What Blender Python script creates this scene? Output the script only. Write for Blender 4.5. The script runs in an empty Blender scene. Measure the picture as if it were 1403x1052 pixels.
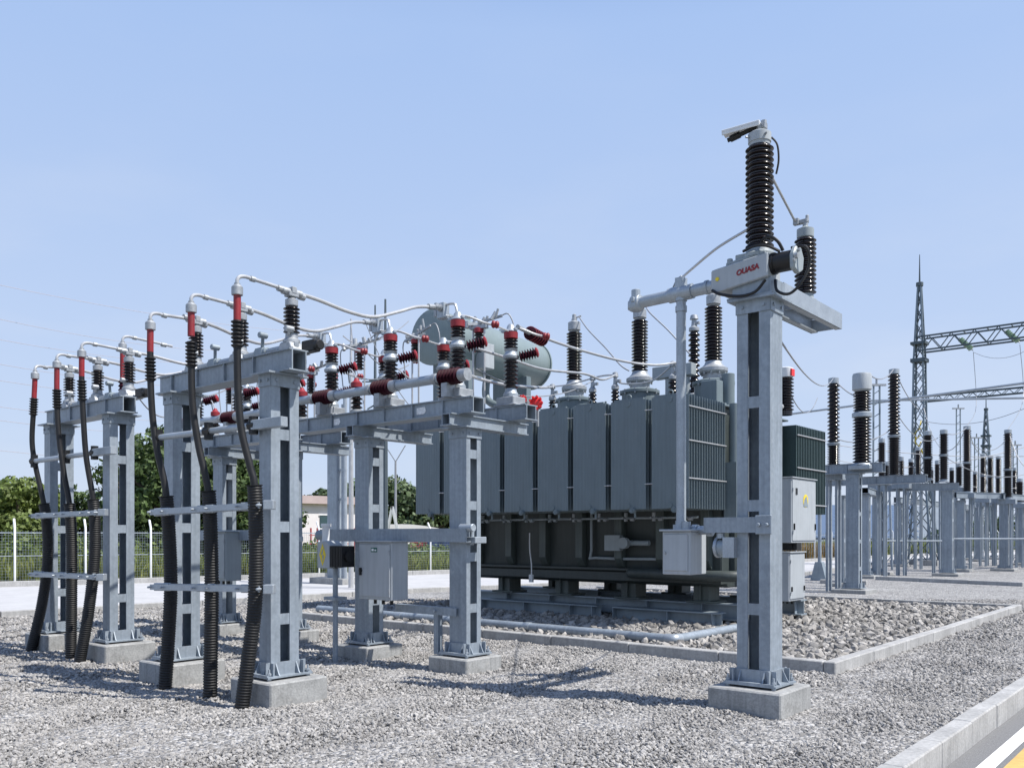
import bpy, bmesh, math, random
import numpy as np
from mathutils import Vector, Matrix
random.seed(7); rng = np.random.default_rng(7)
R = math.radians
scn = bpy.context.scene
COL = scn.collection
PHI = R(-40)                      # the yard's building grid is turned 40 degrees from the view
AX = Vector((math.cos(PHI), math.sin(PHI), 0))    # grid x: to the right and nearer
AY = Vector((-math.sin(PHI), math.cos(PHI), 0))   # grid y: to the right and farther
CAMZ = 1.7
def at(px, py, Y): return Vector(((px-701.5)/1200*Y, Y, CAMZ-(py-733)/1200*Y))
def gnd(px, py):
    Y = CAMZ*1200/(py-733); return Vector(((px-701.5)/1200*Y, Y, 0))
def grid(o, x, y, z=None):
    p = Vector(o)+AX*x+AY*y
    if z is not None: p.z = z
    return p

# ------------------------------------------------------------------ materials
def mat(name, col, rough=.5, metal=0., var=.15, scale=3., coat=0., bump=0., bscale=60., streak=0., tint=None, trans=0., island=0., detail=5, fine=0., blot=None, spec=.5):
    m = bpy.data.materials.new(name); m.use_nodes = True
    nt = m.node_tree; N = nt.nodes; L = nt.links
    b = N['Principled BSDF']
    tc = N.new('ShaderNodeTexCoord')
    col = Vector(col)
    out = None
    def rgb(c):
        n = N.new('ShaderNodeRGB'); n.outputs[0].default_value = (c[0], c[1], c[2], 1); return n.outputs[0]
    n1 = N.new('ShaderNodeTexNoise'); n1.inputs['Scale'].default_value = scale; n1.inputs['Detail'].default_value = detail; n1.inputs['Roughness'].default_value = .62
    L.new(tc.outputs['Object'], n1.inputs['Vector'])
    mx = N.new('ShaderNodeMix'); mx.data_type = 'RGBA'
    cr = N.new('ShaderNodeMapRange'); cr.inputs[1].default_value = .3; cr.inputs[2].default_value = .7
    L.new(n1.outputs['Fac'], cr.inputs[0]); L.new(cr.outputs[0], mx.inputs[0])
    c2 = Vector(tint) if tint else col*(1+var)
    L.new(rgb(col*(1-var)), mx.inputs[6]); L.new(rgb(c2), mx.inputs[7])
    out = mx.outputs[2]
    if fine:
        nf = N.new('ShaderNodeTexNoise'); nf.inputs['Scale'].default_value = scale*14; nf.inputs['Detail'].default_value = 3
        L.new(tc.outputs['Object'], nf.inputs['Vector'])
        mr = N.new('ShaderNodeMapRange'); mr.inputs[1].default_value = .35; mr.inputs[2].default_value = .65; mr.inputs[3].default_value = 1-fine; mr.inputs[4].default_value = 1+fine
        L.new(nf.outputs['Fac'], mr.inputs[0])
        mm = N.new('ShaderNodeVectorMath'); mm.operation = 'SCALE'; L.new(out, mm.inputs[0]); L.new(mr.outputs[0], mm.inputs[3]); out = mm.outputs[0]
    if streak:
        mp = N.new('ShaderNodeMapping'); mp.inputs['Scale'].default_value = (22, 22, 1.1)
        L.new(tc.outputs['Object'], mp.inputs['Vector'])
        ns = N.new('ShaderNodeTexNoise'); ns.inputs['Scale'].default_value = 1.; ns.inputs['Detail'].default_value = 4
        L.new(mp.outputs[0], ns.inputs['Vector'])
        mr = N.new('ShaderNodeMapRange'); mr.inputs[1].default_value = .4; mr.inputs[2].default_value = .75; mr.inputs[3].default_value = 1; mr.inputs[4].default_value = 1-streak
        L.new(ns.outputs['Fac'], mr.inputs[0])
        mm = N.new('ShaderNodeVectorMath'); mm.operation = 'SCALE'; L.new(out, mm.inputs[0]); L.new(mr.outputs[0], mm.inputs[3]); out = mm.outputs[0]
    if island:
        g = N.new('ShaderNodeNewGeometry')
        mr = N.new('ShaderNodeMapRange'); mr.inputs[3].default_value = 1-island; mr.inputs[4].default_value = 1+island
        L.new(g.outputs['Random Per Island'], mr.inputs[0])
        mm = N.new('ShaderNodeVectorMath'); mm.operation = 'SCALE'; L.new(out, mm.inputs[0]); L.new(mr.outputs[0], mm.inputs[3]); out = mm.outputs[0]
    for (bc_, thr, bs, amt) in (blot or []):
        nb_ = N.new('ShaderNodeTexNoise'); nb_.inputs['Scale'].default_value = bs; nb_.inputs['Detail'].default_value = 7; nb_.inputs['Roughness'].default_value = .7
        L.new(tc.outputs['Object'], nb_.inputs['Vector'])
        mr = N.new('ShaderNodeMapRange'); mr.inputs[1].default_value = thr; mr.inputs[2].default_value = thr+.12; mr.inputs[3].default_value = 0; mr.inputs[4].default_value = amt
        L.new(nb_.outputs['Fac'], mr.inputs[0])
        bx = N.new('ShaderNodeMix'); bx.data_type = 'RGBA'; L.new(mr.outputs[0], bx.inputs[0]); L.new(out, bx.inputs[6]); L.new(rgb(bc_), bx.inputs[7]); out = bx.outputs[2]
    L.new(out, b.inputs['Base Color'])
    b.inputs['Metallic'].default_value = metal; b.inputs['Specular IOR Level'].default_value = spec
    rr = N.new('ShaderNodeMapRange'); rr.inputs[3].default_value = max(.03, rough-.1); rr.inputs[4].default_value = min(1, rough+.12)
    L.new(n1.outputs['Fac'], rr.inputs[0]); L.new(rr.outputs[0], b.inputs['Roughness'])
    if coat: b.inputs['Coat Weight'].default_value = coat; b.inputs['Coat Roughness'].default_value = .12
    if bump:
        nb = N.new('ShaderNodeTexNoise'); nb.inputs['Scale'].default_value = bscale; nb.inputs['Detail'].default_value = 4
        L.new(tc.outputs['Object'], nb.inputs['Vector'])
        bp = N.new('ShaderNodeBump'); bp.inputs['Strength'].default_value = bump; bp.inputs['Distance'].default_value = .01
        L.new(nb.outputs['Fac'], bp.inputs['Height']); L.new(bp.outputs[0], b.inputs['Normal'])
    if trans:
        tr = N.new('ShaderNodeBsdfTranslucent'); L.new(out, tr.inputs[0])
        ms = N.new('ShaderNodeMixShader'); ms.inputs[0].default_value = trans
        L.new(b.outputs[0], ms.inputs[1]); L.new(tr.outputs[0], ms.inputs[2]); L.new(ms.outputs[0], N['Material Output'].inputs[0])
    return m

GALV = mat('galvanised_steel', (.285, .33, .378), .48, .2, .14, 1.6, streak=.22, bump=.02, bscale=40, fine=.07, blot=[((.20,.235,.27),.52,5,.55),((.42,.45,.48),.60,9,.5),((.19,.13,.085),.70,3.5,.55)])
GALVB = mat('bright_galvanised', (.36, .40, .44), .42, .4, .12, 5, fine=.08)
GALVD = mat('weathered_galvanised', (.27, .32, .36), .5, .3, .14, 3, streak=.1)
ALU = mat('aluminium', (.52, .525, .53), .36, .45, .08, 8)
CAST = mat('cast_metal', (.36, .38, .40), .5, .5, .2, 18)
PORC = mat('brown_porcelain', (.0095, .0055, .005), .2, 0, .25, 6, coat=.3)
MAROON = mat('maroon_resin', (.032, .004, .011), .5, 0, .2, 6, spec=.15)
RED = mat('red_resin', (.25, .016, .023), .5, 0, .28, 5, blot=[((.22,.05,.05),.58,9,.5)])
REDB = mat('bright_red', (.72, .02, .02), .4, 0, .15, 20)
BLACK = mat('black_rubber', (.008, .008, .009), .48, 0, .3, 10)
COND = mat('black_conduit', (.007, .007, .0075), .55, 0, .35, 14, bump=.1)
TPAINT = mat('transformer_paint', (.15, .19, .208), .44, 0, .09, 1.4, streak=.12, blot=[((.20,.225,.235),.60,2.5,.4),((.075,.10,.11),.62,1.2,.5)])
TDARK = mat('transformer_paint_shaded', (.046, .058, .057), .5, 0, .2, 1.2, streak=.25, blot=[((.10,.105,.10),.64,2.2,.5)])  # same paint as the radiators, darkened for the shade beneath them
TRIB = mat('transformer_paint_half_shaded', (.085, .105, .10), .5, 0, .2, 1.5, streak=.25, blot=[((.14,.145,.135),.64,3,.5)])  # shaded tank colour lifted part way, painting in the light on the rib faces
TGREEN = mat('dark_green_radiator_paint', (.055, .09, .092), .45, 0, .1, 2, streak=.1)
TPALE = mat('conservator_paint', (.20, .25, .255), .38, 0, .08, 1.3, streak=.1, blot=[((.15,.19,.19),.58,1.5,.5)])
CAB = mat('cabinet_paint', (.39, .42, .445), .42, 0, .07, 2, streak=.14, blot=[((.28,.30,.31),.62,3,.5)])
CABD = mat('grey_cabinet_paint', (.30, .34, .36), .45, 0, .08, 2, streak=.1)
CONC = mat('concrete', (.31, .315, .312), .85, 0, .2, 3.5, bump=.3, bscale=45, streak=.25, fine=.12, blot=[((.17,.17,.165),.55,4,.6),((.42,.40,.37),.60,7,.6)])
CONCL = mat('pale_concrete', (.42, .42, .425), .85, 0, .1, 1.3, bump=.2, bscale=25, fine=.05)
KERB = mat('kerb_concrete', (.37, .37, .365), .85, 0, .18, 2.3, bump=.3, bscale=50, streak=.2, fine=.1, blot=[((.22,.22,.21),.57,2.2,.55)])
ASPH = mat('asphalt', (.17, .172, .175), .9, 0, .25, 70, bump=.6, bscale=130, fine=.3)
WHITE = mat('white_paint', (.72, .72, .70), .6, 0, .12, 9, fine=.08)
WHITEM = mat('white_coated_steel', (.70, .71, .72), .45, 0, .06, 3)
YELL = mat('yellow_road_paint', (.56, .36, .11), .65, 0, .15, 9, fine=.1)
YSTK = mat('yellow_sticker', (.75, .58, .03), .5, 0, .1, 9)
GREYST = mat('grey_sticker', (.75, .76, .77), .6, 0, .25, 25)
GRNST = mat('green_sticker', (.02, .11, .08), .5, 0, .1, 9)
LATT = mat('tower_steel', (.085, .11, .125), .55, .3, .15, 1)
LATTL = mat('light_tower_steel', (.19, .235, .27), .55, .3, .15, 1)
GLASSI = mat('green_glass_insulator', (.25, .36, .27), .25, 0, .15, 5)
WIRE = mat('wire_grey', (.30, .31, .33), .5, .3, .1, 3)
WIREP = mat('overhead_line', (.56, .52, .58), .5, .3, .1, 3)
WALLW = mat('white_render', (.68, .66, .66), .8, 0, .05, 1)
ROOFP = mat('pale_roof', (.44, .36, .35), .7, 0, .1, 1)
ROOFG = mat('grey_roof', (.50, .50, .51), .6, 0, .1, 1)
GLASS = mat('window_glass', (.05, .09, .10), .1, 0, .1, 1)
BLUEP = mat('blue_paint', (.03, .06, .16), .5, 0, .2, 2)
REDP = mat('dull_red_paint', (.35, .05, .05), .5, 0, .2, 2)
BARK = mat('bark', (.09, .07, .05), .9, 0, .3, 4)
LEAFS = [mat('leaf_mid', (.15, .20, .05), .6, 0, .3, .5, trans=.3, island=.45),
         mat('leaf_dark', (.075, .118, .035), .6, 0, .3, .5, trans=.25, island=.45),
         mat('leaf_far', (.085, .125, .055), .6, 0, .3, .5, trans=.25, island=.4)]
GRASSM = mat('grass_blades', (.17, .245, .05), .7, 0, .3, .25, trans=.35, island=.5, tint=(.27, .275, .07))
DRYM = mat('dry_grass_blades', (.27, .185, .07), .7, 0, .3, .3, trans=.3, island=.4)
FIELD = mat('field', (.14, .165, .045), .9, 0, .35, .15, tint=(.17, .15, .05), bump=.5, bscale=8)
HILLM = mat('hill_scrub_hazed', (.17, .20, .23), .9, 0, .2, .03)  # blue-grey distance haze is mixed into the scrub colour
SOLAR = mat('solar_panel', (.10, .14, .21), .28, .1, .1, .5)
STONE = mat('gravel_stone', (.30, .290, .277), .85, 0, .2, 3, island=.40, bump=.2, bscale=80, blot=[((.215,.205,.195),.5,.55,.5),((.36,.345,.325),.60,1.3,.5)])
ROCK = mat('large_stone', (.27, .258, .242), .85, 0, .25, 6, island=.45, bump=.4, bscale=40)

def gravel_material():
    m = bpy.data.materials.new('gravel_bed'); m.use_nodes = True
    nt = m.node_tree; N = nt.nodes; L = nt.links; b = N['Principled BSDF']
    tc = N.new('ShaderNodeTexCoord')
    nz = N.new('ShaderNodeTexNoise'); nz.inputs['Scale'].default_value = 30
    L.new(tc.outputs['Object'], nz.inputs['Vector'])
    dis = N.new('ShaderNodeVectorMath'); dis.operation = 'SCALE'; dis.inputs[3].default_value = .02
    L.new(nz.outputs['Color'], dis.inputs[0])
    ad = N.new('ShaderNodeVectorMath'); L.new(tc.outputs['Object'], ad.inputs[0]); L.new(dis.outputs[0], ad.inputs[1])
    vo = N.new('ShaderNodeTexVoronoi'); vo.inputs['Scale'].default_value = 20
    L.new(ad.outputs[0], vo.inputs['Vector'])
    sep = N.new('ShaderNodeSeparateColor'); L.new(vo.outputs['Color'], sep.inputs[0])
    mr = N.new('ShaderNodeMapRange'); mr.inputs[3].default_value = .14; mr.inputs[4].default_value = .52
    L.new(sep.outputs[0], mr.inputs[0])
    big = N.new('ShaderNodeTexNoise'); big.inputs['Scale'].default_value = .5; big.inputs['Detail'].default_value = 5
    L.new(tc.outputs['Object'], big.inputs['Vector'])
    mb = N.new('ShaderNodeMapRange'); mb.inputs[1].default_value = .3; mb.inputs[2].default_value = .7; mb.inputs[3].default_value = .86; mb.inputs[4].default_value = 1.1
    L.new(big.outputs['Fac'], mb.inputs[0])
    mu = N.new('ShaderNodeMath'); mu.operation = 'MULTIPLY'; L.new(mr.outputs[0], mu.inputs[0]); L.new(mb.outputs[0], mu.inputs[1])
    cc = N.new('ShaderNodeCombineColor')
    for i, k in enumerate((1.0, .985, .965)):
        q = N.new('ShaderNodeMath'); q.operation = 'MULTIPLY'; q.inputs[1].default_value = k
        L.new(mu.outputs[0], q.inputs[0]); L.new(q.outputs[0], cc.inputs[i])
    L.new(cc.outputs[0], b.inputs['Base Color']); b.inputs['Roughness'].default_value = .9
    bp = N.new('ShaderNodeBump'); bp.invert = True; bp.inputs['Strength'].default_value = 1; bp.inputs['Distance'].default_value = .06
    L.new(vo.outputs['Distance'], bp.inputs['Height']); L.new(bp.outputs[0], b.inputs['Normal'])
    return m
GRAVEL = gravel_material()

# ------------------------------------------------------------------ mesh helpers
class MB:
    def __init__(s): s.v = []; s.f = []; s.M = None
    def add(s, vs, fs):
        b = len(s.v)
        s.v += [tuple(s.M @ Vector(v)) for v in vs] if s.M is not None else [tuple(v) for v in vs]
        s.f += [tuple(i+b for i in f) for f in fs]; return s
    def box(s, x0, x1, y0, y1, z0, z1):
        return s.add([(x0,y0,z0),(x1,y0,z0),(x1,y1,z0),(x0,y1,z0),(x0,y0,z1),(x1,y0,z1),(x1,y1,z1),(x0,y1,z1)],
              [(0,3,2,1),(4,5,6,7),(0,1,5,4),(1,2,6,5),(2,3,7,6),(3,0,4,7)])
    def cbox(s, c, sx, sy, sz): return s.box(c[0]-sx/2, c[0]+sx/2, c[1]-sy/2, c[1]+sy/2, c[2]-sz/2, c[2]+sz/2)
    def bar(s, p, q, w, h=None):
        p = Vector(p); q = Vector(q); d = (q-p)
        if d.length < 1e-6: return s
        d.normalize(); h = h or w
        up = Vector((0,0,1)) if abs(d.z) < .95 else Vector((0,1,0))
        a = d.cross(up).normalized()*w/2; b = a.cross(d).normalized()*h/2
        return s.add([p-a-b,p+a-b,p+a+b,p-a+b,q-a-b,q+a-b,q+a+b,q-a+b], [(0,3,2,1),(4,5,6,7),(0,1,5,4),(1,2,6,5),(2,3,7,6),(3,0,4,7)])
    def prism(s, poly, a, b, ax='z'):
        n = len(poly)
        def P(u, v, w): return {'z': (u,v,w), 'y': (u,w,v), 'x': (w,u,v)}[ax]
        vs = [P(u,v,a) for u,v in poly]+[P(u,v,b) for u,v in poly]
        fs = [tuple(range(n))[::-1], tuple(range(n,2*n))]+[(i,(i+1)%n,n+(i+1)%n,n+i) for i in range(n)]
        return s.add(vs, fs)
    def lathe(s, prof, n=16, o=(0,0,0), d=(0,0,1)):
        d = Vector(d).normalized(); o = Vector(o)
        a = d.orthogonal().normalized(); b = d.cross(a)
        vs = []; fs = []
        for r, z in prof:
            for k in range(n):
                t = 2*math.pi*k/n; vs.append(o+d*z+(a*math.cos(t)+b*math.sin(t))*r)
        m = len(prof)
        for i in range(m-1):
            for k in range(n):
                fs.append((i*n+k, i*n+(k+1)%n, (i+1)*n+(k+1)%n, (i+1)*n+k))
        fs.append(tuple(range(n))[::-1]); fs.append(tuple(range((m-1)*n, m*n)))
        return s.add(vs, fs)
    def cyl(s, o, d, r, l, n=14): return s.lathe([(r,0),(r,l)], n, o, d)
    def tube(s, pts, r, n=8, sub=0):
        P = [Vector(p) for p in pts]
        if sub: P = smooth(P, sub)
        rs = r if isinstance(r, (list, tuple)) else [r]*len(P)
        vs = []; fs = []; a = None
        for i, p in enumerate(P):
            d = (P[min(i+1, len(P)-1)]-P[max(i-1, 0)]).normalized()
            a = d.orthogonal().normalized() if a is None else (a-d*a.dot(d)).normalized()
            b = d.cross(a)
            for k in range(n):
                t = 2*math.pi*k/n; vs.append(p+(a*math.cos(t)+b*math.sin(t))*rs[i])
        for i in range(len(P)-1):
            for k in range(n): fs.append((i*n+k, i*n+(k+1)%n, (i+1)*n+(k+1)%n, (i+1)*n+k))
        fs.append(tuple(range(n))[::-1]); fs.append(tuple(range((len(P)-1)*n, len(P)*n)))
        return s.add(vs, fs)
    def build(s, name, m, parent=None, loc=None, rz=0, bev=0, ang=32, kind=None):
        me = bpy.data.meshes.new(name); me.from_pydata(s.v, [], s.f)
        bm = bmesh.new(); bm.from_mesh(me); bmesh.ops.recalc_face_normals(bm, faces=bm.faces)
        if bev:
            es = [e for e in bm.edges if len(e.link_faces) == 2 and e.calc_face_angle(0) > .6]
            bmesh.ops.bevel(bm, geom=es, offset=bev, segments=1, affect='EDGES', profile=.5, clamp_overlap=True)
        bm.to_mesh(me); bm.free()
        me.polygons.foreach_set('use_smooth', [True]*len(me.polygons)); me.set_sharp_from_angle(angle=R(ang))
        me.materials.append(m)
        o = bpy.data.objects.new(name, me); COL.objects.link(o)
        if parent: o.parent = parent
        if loc is not None: o.location = loc
        o.rotation_euler.z = rz
        if kind: o['kind'] = kind
        return o
def smooth(P, sub):
    out = []
    for i in range(len(P)-1):
        p0 = P[max(i-1,0)]; p1 = P[i]; p2 = P[i+1]; p3 = P[min(i+2,len(P)-1)]
        for k in range(sub):
            t = k/sub
            out.append(.5*((2*p1)+(p2-p0)*t+(2*p0-5*p1+4*p2-p3)*t*t+(3*p1-p0-3*p2+p3)*t**3))
    out.append(P[-1]); return out
def tag(o, label, cat, group=None):
    o['label'] = label; o['category'] = cat
    if group: o['group'] = group
    return o
def thing(name, label, cat, loc, rz=PHI, group=None):
    o = bpy.data.objects.new(name, None); COL.objects.link(o); o.empty_display_size = .2
    o.location = loc; o.rotation_euler.z = rz
    return tag(o, label, cat, group)
def dup(root, loc, label, group=None, rz=None):
    r = root.copy(); COL.objects.link(r); r.location = loc
    if rz is not None: r.rotation_euler.z = rz
    r['label'] = label
    if group: r['group'] = group
    for ch in list(root.children):
        c = ch.copy(); COL.objects.link(c); c.parent = r
        for g in list(ch.children):
            d = g.copy(); COL.objects.link(d); d.parent = c
    return r
def sheds(z0, z1, rc, rs, n, alt=None):
    p = (z1-z0)/n; out = [(rc, z0)]
    for i in range(n):
        z = z0+i*p; r = rs if not alt or i % 2 == 0 else alt
        out += [(rc, z+.12*p), (r*.97, z+.30*p), (r, z+.38*p), (r*.985, z+.47*p), (rc+(r-rc)*.35, z+.72*p), (rc, z+.9*p)]
    out.append((rc, z1)); return out
def txt(s, size, m, name, parent, M, ext=.001, bold=0.):
    cu = bpy.data.curves.new(name, 'FONT'); cu.body = s; cu.size = size; cu.extrude = ext; cu.align_x = 'CENTER'; cu.align_y = 'CENTER'; cu.offset = bold; cu.shear = .2
    o = bpy.data.objects.new(name, cu); COL.objects.link(o)
    dg = bpy.context.evaluated_depsgraph_get(); me = bpy.data.meshes.new_from_object(o.evaluated_get(dg))
    COL.objects.unlink(o); bpy.data.objects.remove(o)
    me.transform(M); me.materials.clear(); me.materials.append(m); me.name = name
    q = bpy.data.objects.new(name, me); COL.objects.link(q); q.parent = parent; return q
def wire(name, label, cat, pts, r, m=WIRE, n=6, sub=8, group=None):
    P = [Vector(p) for p in pts]; o = P[0].copy()
    b = MB(); b.tube([p-o for p in P], r, n, sub if len(P) > 2 else 0)
    return tag(b.build(name, m, None, o), label, cat, group)
def sag(p, q, s, n=7):
    p = Vector(p); q = Vector(q)
    return [p.lerp(q, i/(n-1))-Vector((0,0,4*s*(i/(n-1))*(1-i/(n-1)))) for i in range(n)]
def ngon(pts, z, m, name, thick=0, kind='structure'):
    b = MB(); n = len(pts)
    if thick: b.prism([(p[0], p[1]) for p in pts], z-thick, z)
    else: b.add([(p[0], p[1], z) for p in pts], [tuple(range(n))])
    return b.build(name, m, kind=kind)

# ------------------------------------------------------------------ setting
ngon([(-900,-60),(900,-60),(900,1200),(-900,1200)], -.22, FIELD, 'ground')
# gravel yard: everything this side of the back road
NEAR = [(-40,-3.0),(-10.65,18.2),(-3,26),(12.6,37.8),(24,56),(62,92)]
FAR = [(-46,7.0),(-16.6,28.3),(-4.2,37),(16,52.5),(28,66),(66,104)]
KX = -1.853                               # grid x of the road kerb's face towards the carriageway
def kp(x, y): return AX*x+AY*y
kerb_a = kp(KX-.16, -2); kerb_b = kp(KX-.16, 95)
ngon([tuple(kerb_a.xy), tuple(kerb_b.xy), (62,92), (24,56), (12.6,37.8), (-3,26), (-10.65,18.2), (-40,-3.0), (-30,-8)], 0, GRAVEL, 'gravel_yard')
road = [(p[0], p[1]) for p in NEAR]+[(p[0], p[1]) for p in FAR[::-1]]
ngon(road, .02, CONCL, 'concrete_road', .1)
def kerb_line(name, pts, w, h, z0=-.1, seg=1.0, m=KERB, gap=.008):
    b = MB()
    for i in range(len(pts)-1):
        p = Vector((*pts[i], 0)); q = Vector((*pts[i+1], 0)); L = (q-p).length; d = (q-p).normalized()
        n = max(1, round(L/seg)); s = Vector((-d.y, d.x, 0))
        for k in range(n):
            a = p+d*(L*k/n+gap/2); e = p+d*(L*(k+1)/n-gap/2)
            j = random.uniform(-.004, .004); jz = random.uniform(-.004, .004)
            zz = Vector((0,0,(z0+h+jz)/2))
            b.bar(a+s*j+zz, e+s*j+zz, w, h+jz-z0)
    return b.build(name, m, bev=.012, kind='structure')
kerb_line('kerb', [(p[0]+.05, p[1]-.08) for p in NEAR], .16, .13, -.1, 2.0)
kerb_line('kerb', [(p[0]-.05, p[1]+.08) for p in FAR], .2, .2, -.1, 2.0)
# carriageway in the foreground on the right
q = [kp(KX-.02, -2), kp(KX-.02, 60), kp(9, 60), kp(9, -2)]
ngon([tuple(p.xy) for p in q], -.16, ASPH, 'road')
def strip(x0, x1, z, m, name):
    q = [kp(x0, -2), kp(x0, 60), kp(x1, 60), kp(x1, -2)]
    ngon([tuple(p.xy) for p in q], z, m, name)
strip(-1.66, -1.54, -.155, WHITE, 'road_marking')
strip(-1.49, -1.33, -.155, YELL, 'road_marking')
a = kp(KX-.08, -1.48); e = kp(KX-.08, 58.52)
kerb_line('kerb', [tuple(a.xy), tuple(e.xy)], .16, .06, -.3, 1.0)
# stone-filled oil bed round the transformer
PC = Vector((3.94, 10.68, 0))
PL, PW = 11.4, 11.6
c0 = PC; c1 = PC-AX*PL; c2 = c1+AY*PW; c3 = PC+AY*PW
kw = .15
kerb_line('kerb', [tuple((PC-AX*.15+AY*.075).xy), tuple((c1+AY*.075).xy)], kw, .15, -.1, 1.4)
kerb_line('kerb', [tuple((PC-AX*.075).xy), tuple((c3-AX*.075).xy)], kw, .15, -.1, 1.4)
kerb_line('kerb', [tuple((c3-AX*.15-AY*.075).xy), tuple((c2-AY*.075).xy)], kw, .15, -.1, 1.4)
ngon([tuple((p).xy) for p in (PC-AX*.1+AY*.1, c3-AX*.1-AY*.1, c2+AX*.1-AY*.1, c1+AX*.1+AY*.1)], .03, GRAVEL, 'stone_bed')
# further kerbs across the yard behind
kerb_line('kerb', [tuple(gnd(1124,799).xy), tuple(gnd(1188,801).xy)], .2, .14, -.1, 2)
kerb_line('kerb', [tuple(gnd(1201,794).xy), tuple(gnd(1403,803).xy)], .2, .14, -.1, 2)

ICO_V = None
def stones(name, P, S, m, flat=.6):
    """one mesh of many irregular crushed stones"""
    t = (1+5**.5)/2
    V = np.array([(-1,t,0),(1,t,0),(-1,-t,0),(1,-t,0),(0,-1,t),(0,1,t),(0,-1,-t),(0,1,-t),(t,0,-1),(t,0,1),(-t,0,-1),(-t,0,1)])/math.sqrt(1+t*t)
    F = np.array([(0,11,5),(0,5,1),(0,1,7),(0,7,10),(0,10,11),(1,5,9),(5,11,4),(11,10,2),(10,7,6),(7,1,8),(3,9,4),(3,4,2),(3,2,6),(3,6,8),(3,8,9),(4,9,5),(2,4,11),(6,2,10),(8,6,7),(9,8,1)])
    n = len(P)
    A = V[None]*rng.uniform(.62, 1.2, (n,12,1))
    A = A*np.stack([rng.uniform(.8,1.3,n), rng.uniform(.6,1.,n), rng.uniform(.5,.9,n)], 1)[:,None,:]
    q = rng.normal(size=(n,4)); q[:,1:3] *= .35; q /= np.linalg.norm(q, axis=1)[:,None]   # mostly lying flat
    w,x,y,z = q.T
    M = np.stack([np.stack([1-2*(y*y+z*z),2*(x*y-z*w),2*(x*z+y*w)],1),np.stack([2*(x*y+z*w),1-2*(x*x+z*z),2*(y*z-x*w)],1),np.stack([2*(x*z-y*w),2*(y*z+x*w),1-2*(x*x+y*y)],1)],1)
    A = np.einsum('nij,nkj->nki', M, A)*S[:,None,None]+P[:,None,:]
    FF = (F[None]+(np.arange(n)*12)[:,None,None]).reshape(-1,3)
    me = bpy.data.meshes.new(name)
    me.vertices.add(n*12); me.vertices.foreach_set('co', A.astype(np.float32).ravel())
    me.loops.add(len(FF)*3); me.loops.foreach_set('vertex_index', FF.astype(np.int32).ravel())
    me.polygons.add(len(FF)); me.polygons.foreach_set('loop_start', np.arange(0, len(FF)*3, 3, dtype=np.int32))
    me.update(); me.validate()
    me.polygons.foreach_set('use_smooth', [False]*len(FF))
    me.materials.append(m)
    o = bpy.data.objects.new(name, me); COL.objects.link(o); o['kind'] = 'stuff'; return o
def inbed(x, y, pad=0):
    u = (x-PC.x)*AX.x+(y-PC.y)*AX.y; v = (x-PC.x)*AY.x+(y-PC.y)*AY.y
    return (u < pad) & (u > -PL-pad) & (v > -pad) & (v < PW+pad)
def scatter(y0, y1, dens, s0, s1, zoff=0):
    x0, x1 = -.66*y1, .66*y1
    n = int((x1-x0)*(y1-y0)*dens)
    x = rng.uniform(x0, x1, n); y = rng.uniform(y0, y1, n)
    k = (np.abs(x) < .64*y+.6) & ~inbed(x, y, .02) & ((x*AX.x+y*AX.y) < KX-.2)
    k &= ((x*-.69+y*.73) < 20.6)
    x, y = x[k], y[k]
    S = rng.uniform(s0, s1, len(x))*rng.choice([1,1,1,1.35], len(x))*.5
    und = .018*np.sin(x*1.7+y*.9)*np.sin(y*2.1-x*.6)+.012*np.sin(x*4.3-y*3.1)
    return np.stack([x, y, S*rng.uniform(0,.5,len(x))+zoff+np.maximum(und,-.012)], 1), S
Pa, Sa = scatter(5.6, 9.5, 1750, .016, .042)
Pb, Sb = scatter(9.5, 14, 950, .023, .05)
Pc, Sc = scatter(14, 23, 300, .038, .068)
stones('gravel', np.concatenate([Pa,Pb,Pc]), np.concatenate([Sa,Sb,Sc]), STONE)
n = 19000
u = rng.uniform(-PL+.2, -.2, n); v = rng.uniform(.2, PW-.2, n)**1.0
x = PC.x+AX.x*u+AY.x*v; y = PC.y+AX.y*u+AY.y*v
S = rng.uniform(.035, .07, n)*rng.choice([.8,1,1,1.4], n)
stones('large_stones', np.stack([x, y, .03+S*rng.uniform(.1,.7,n)], 1), S, ROCK)

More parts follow.
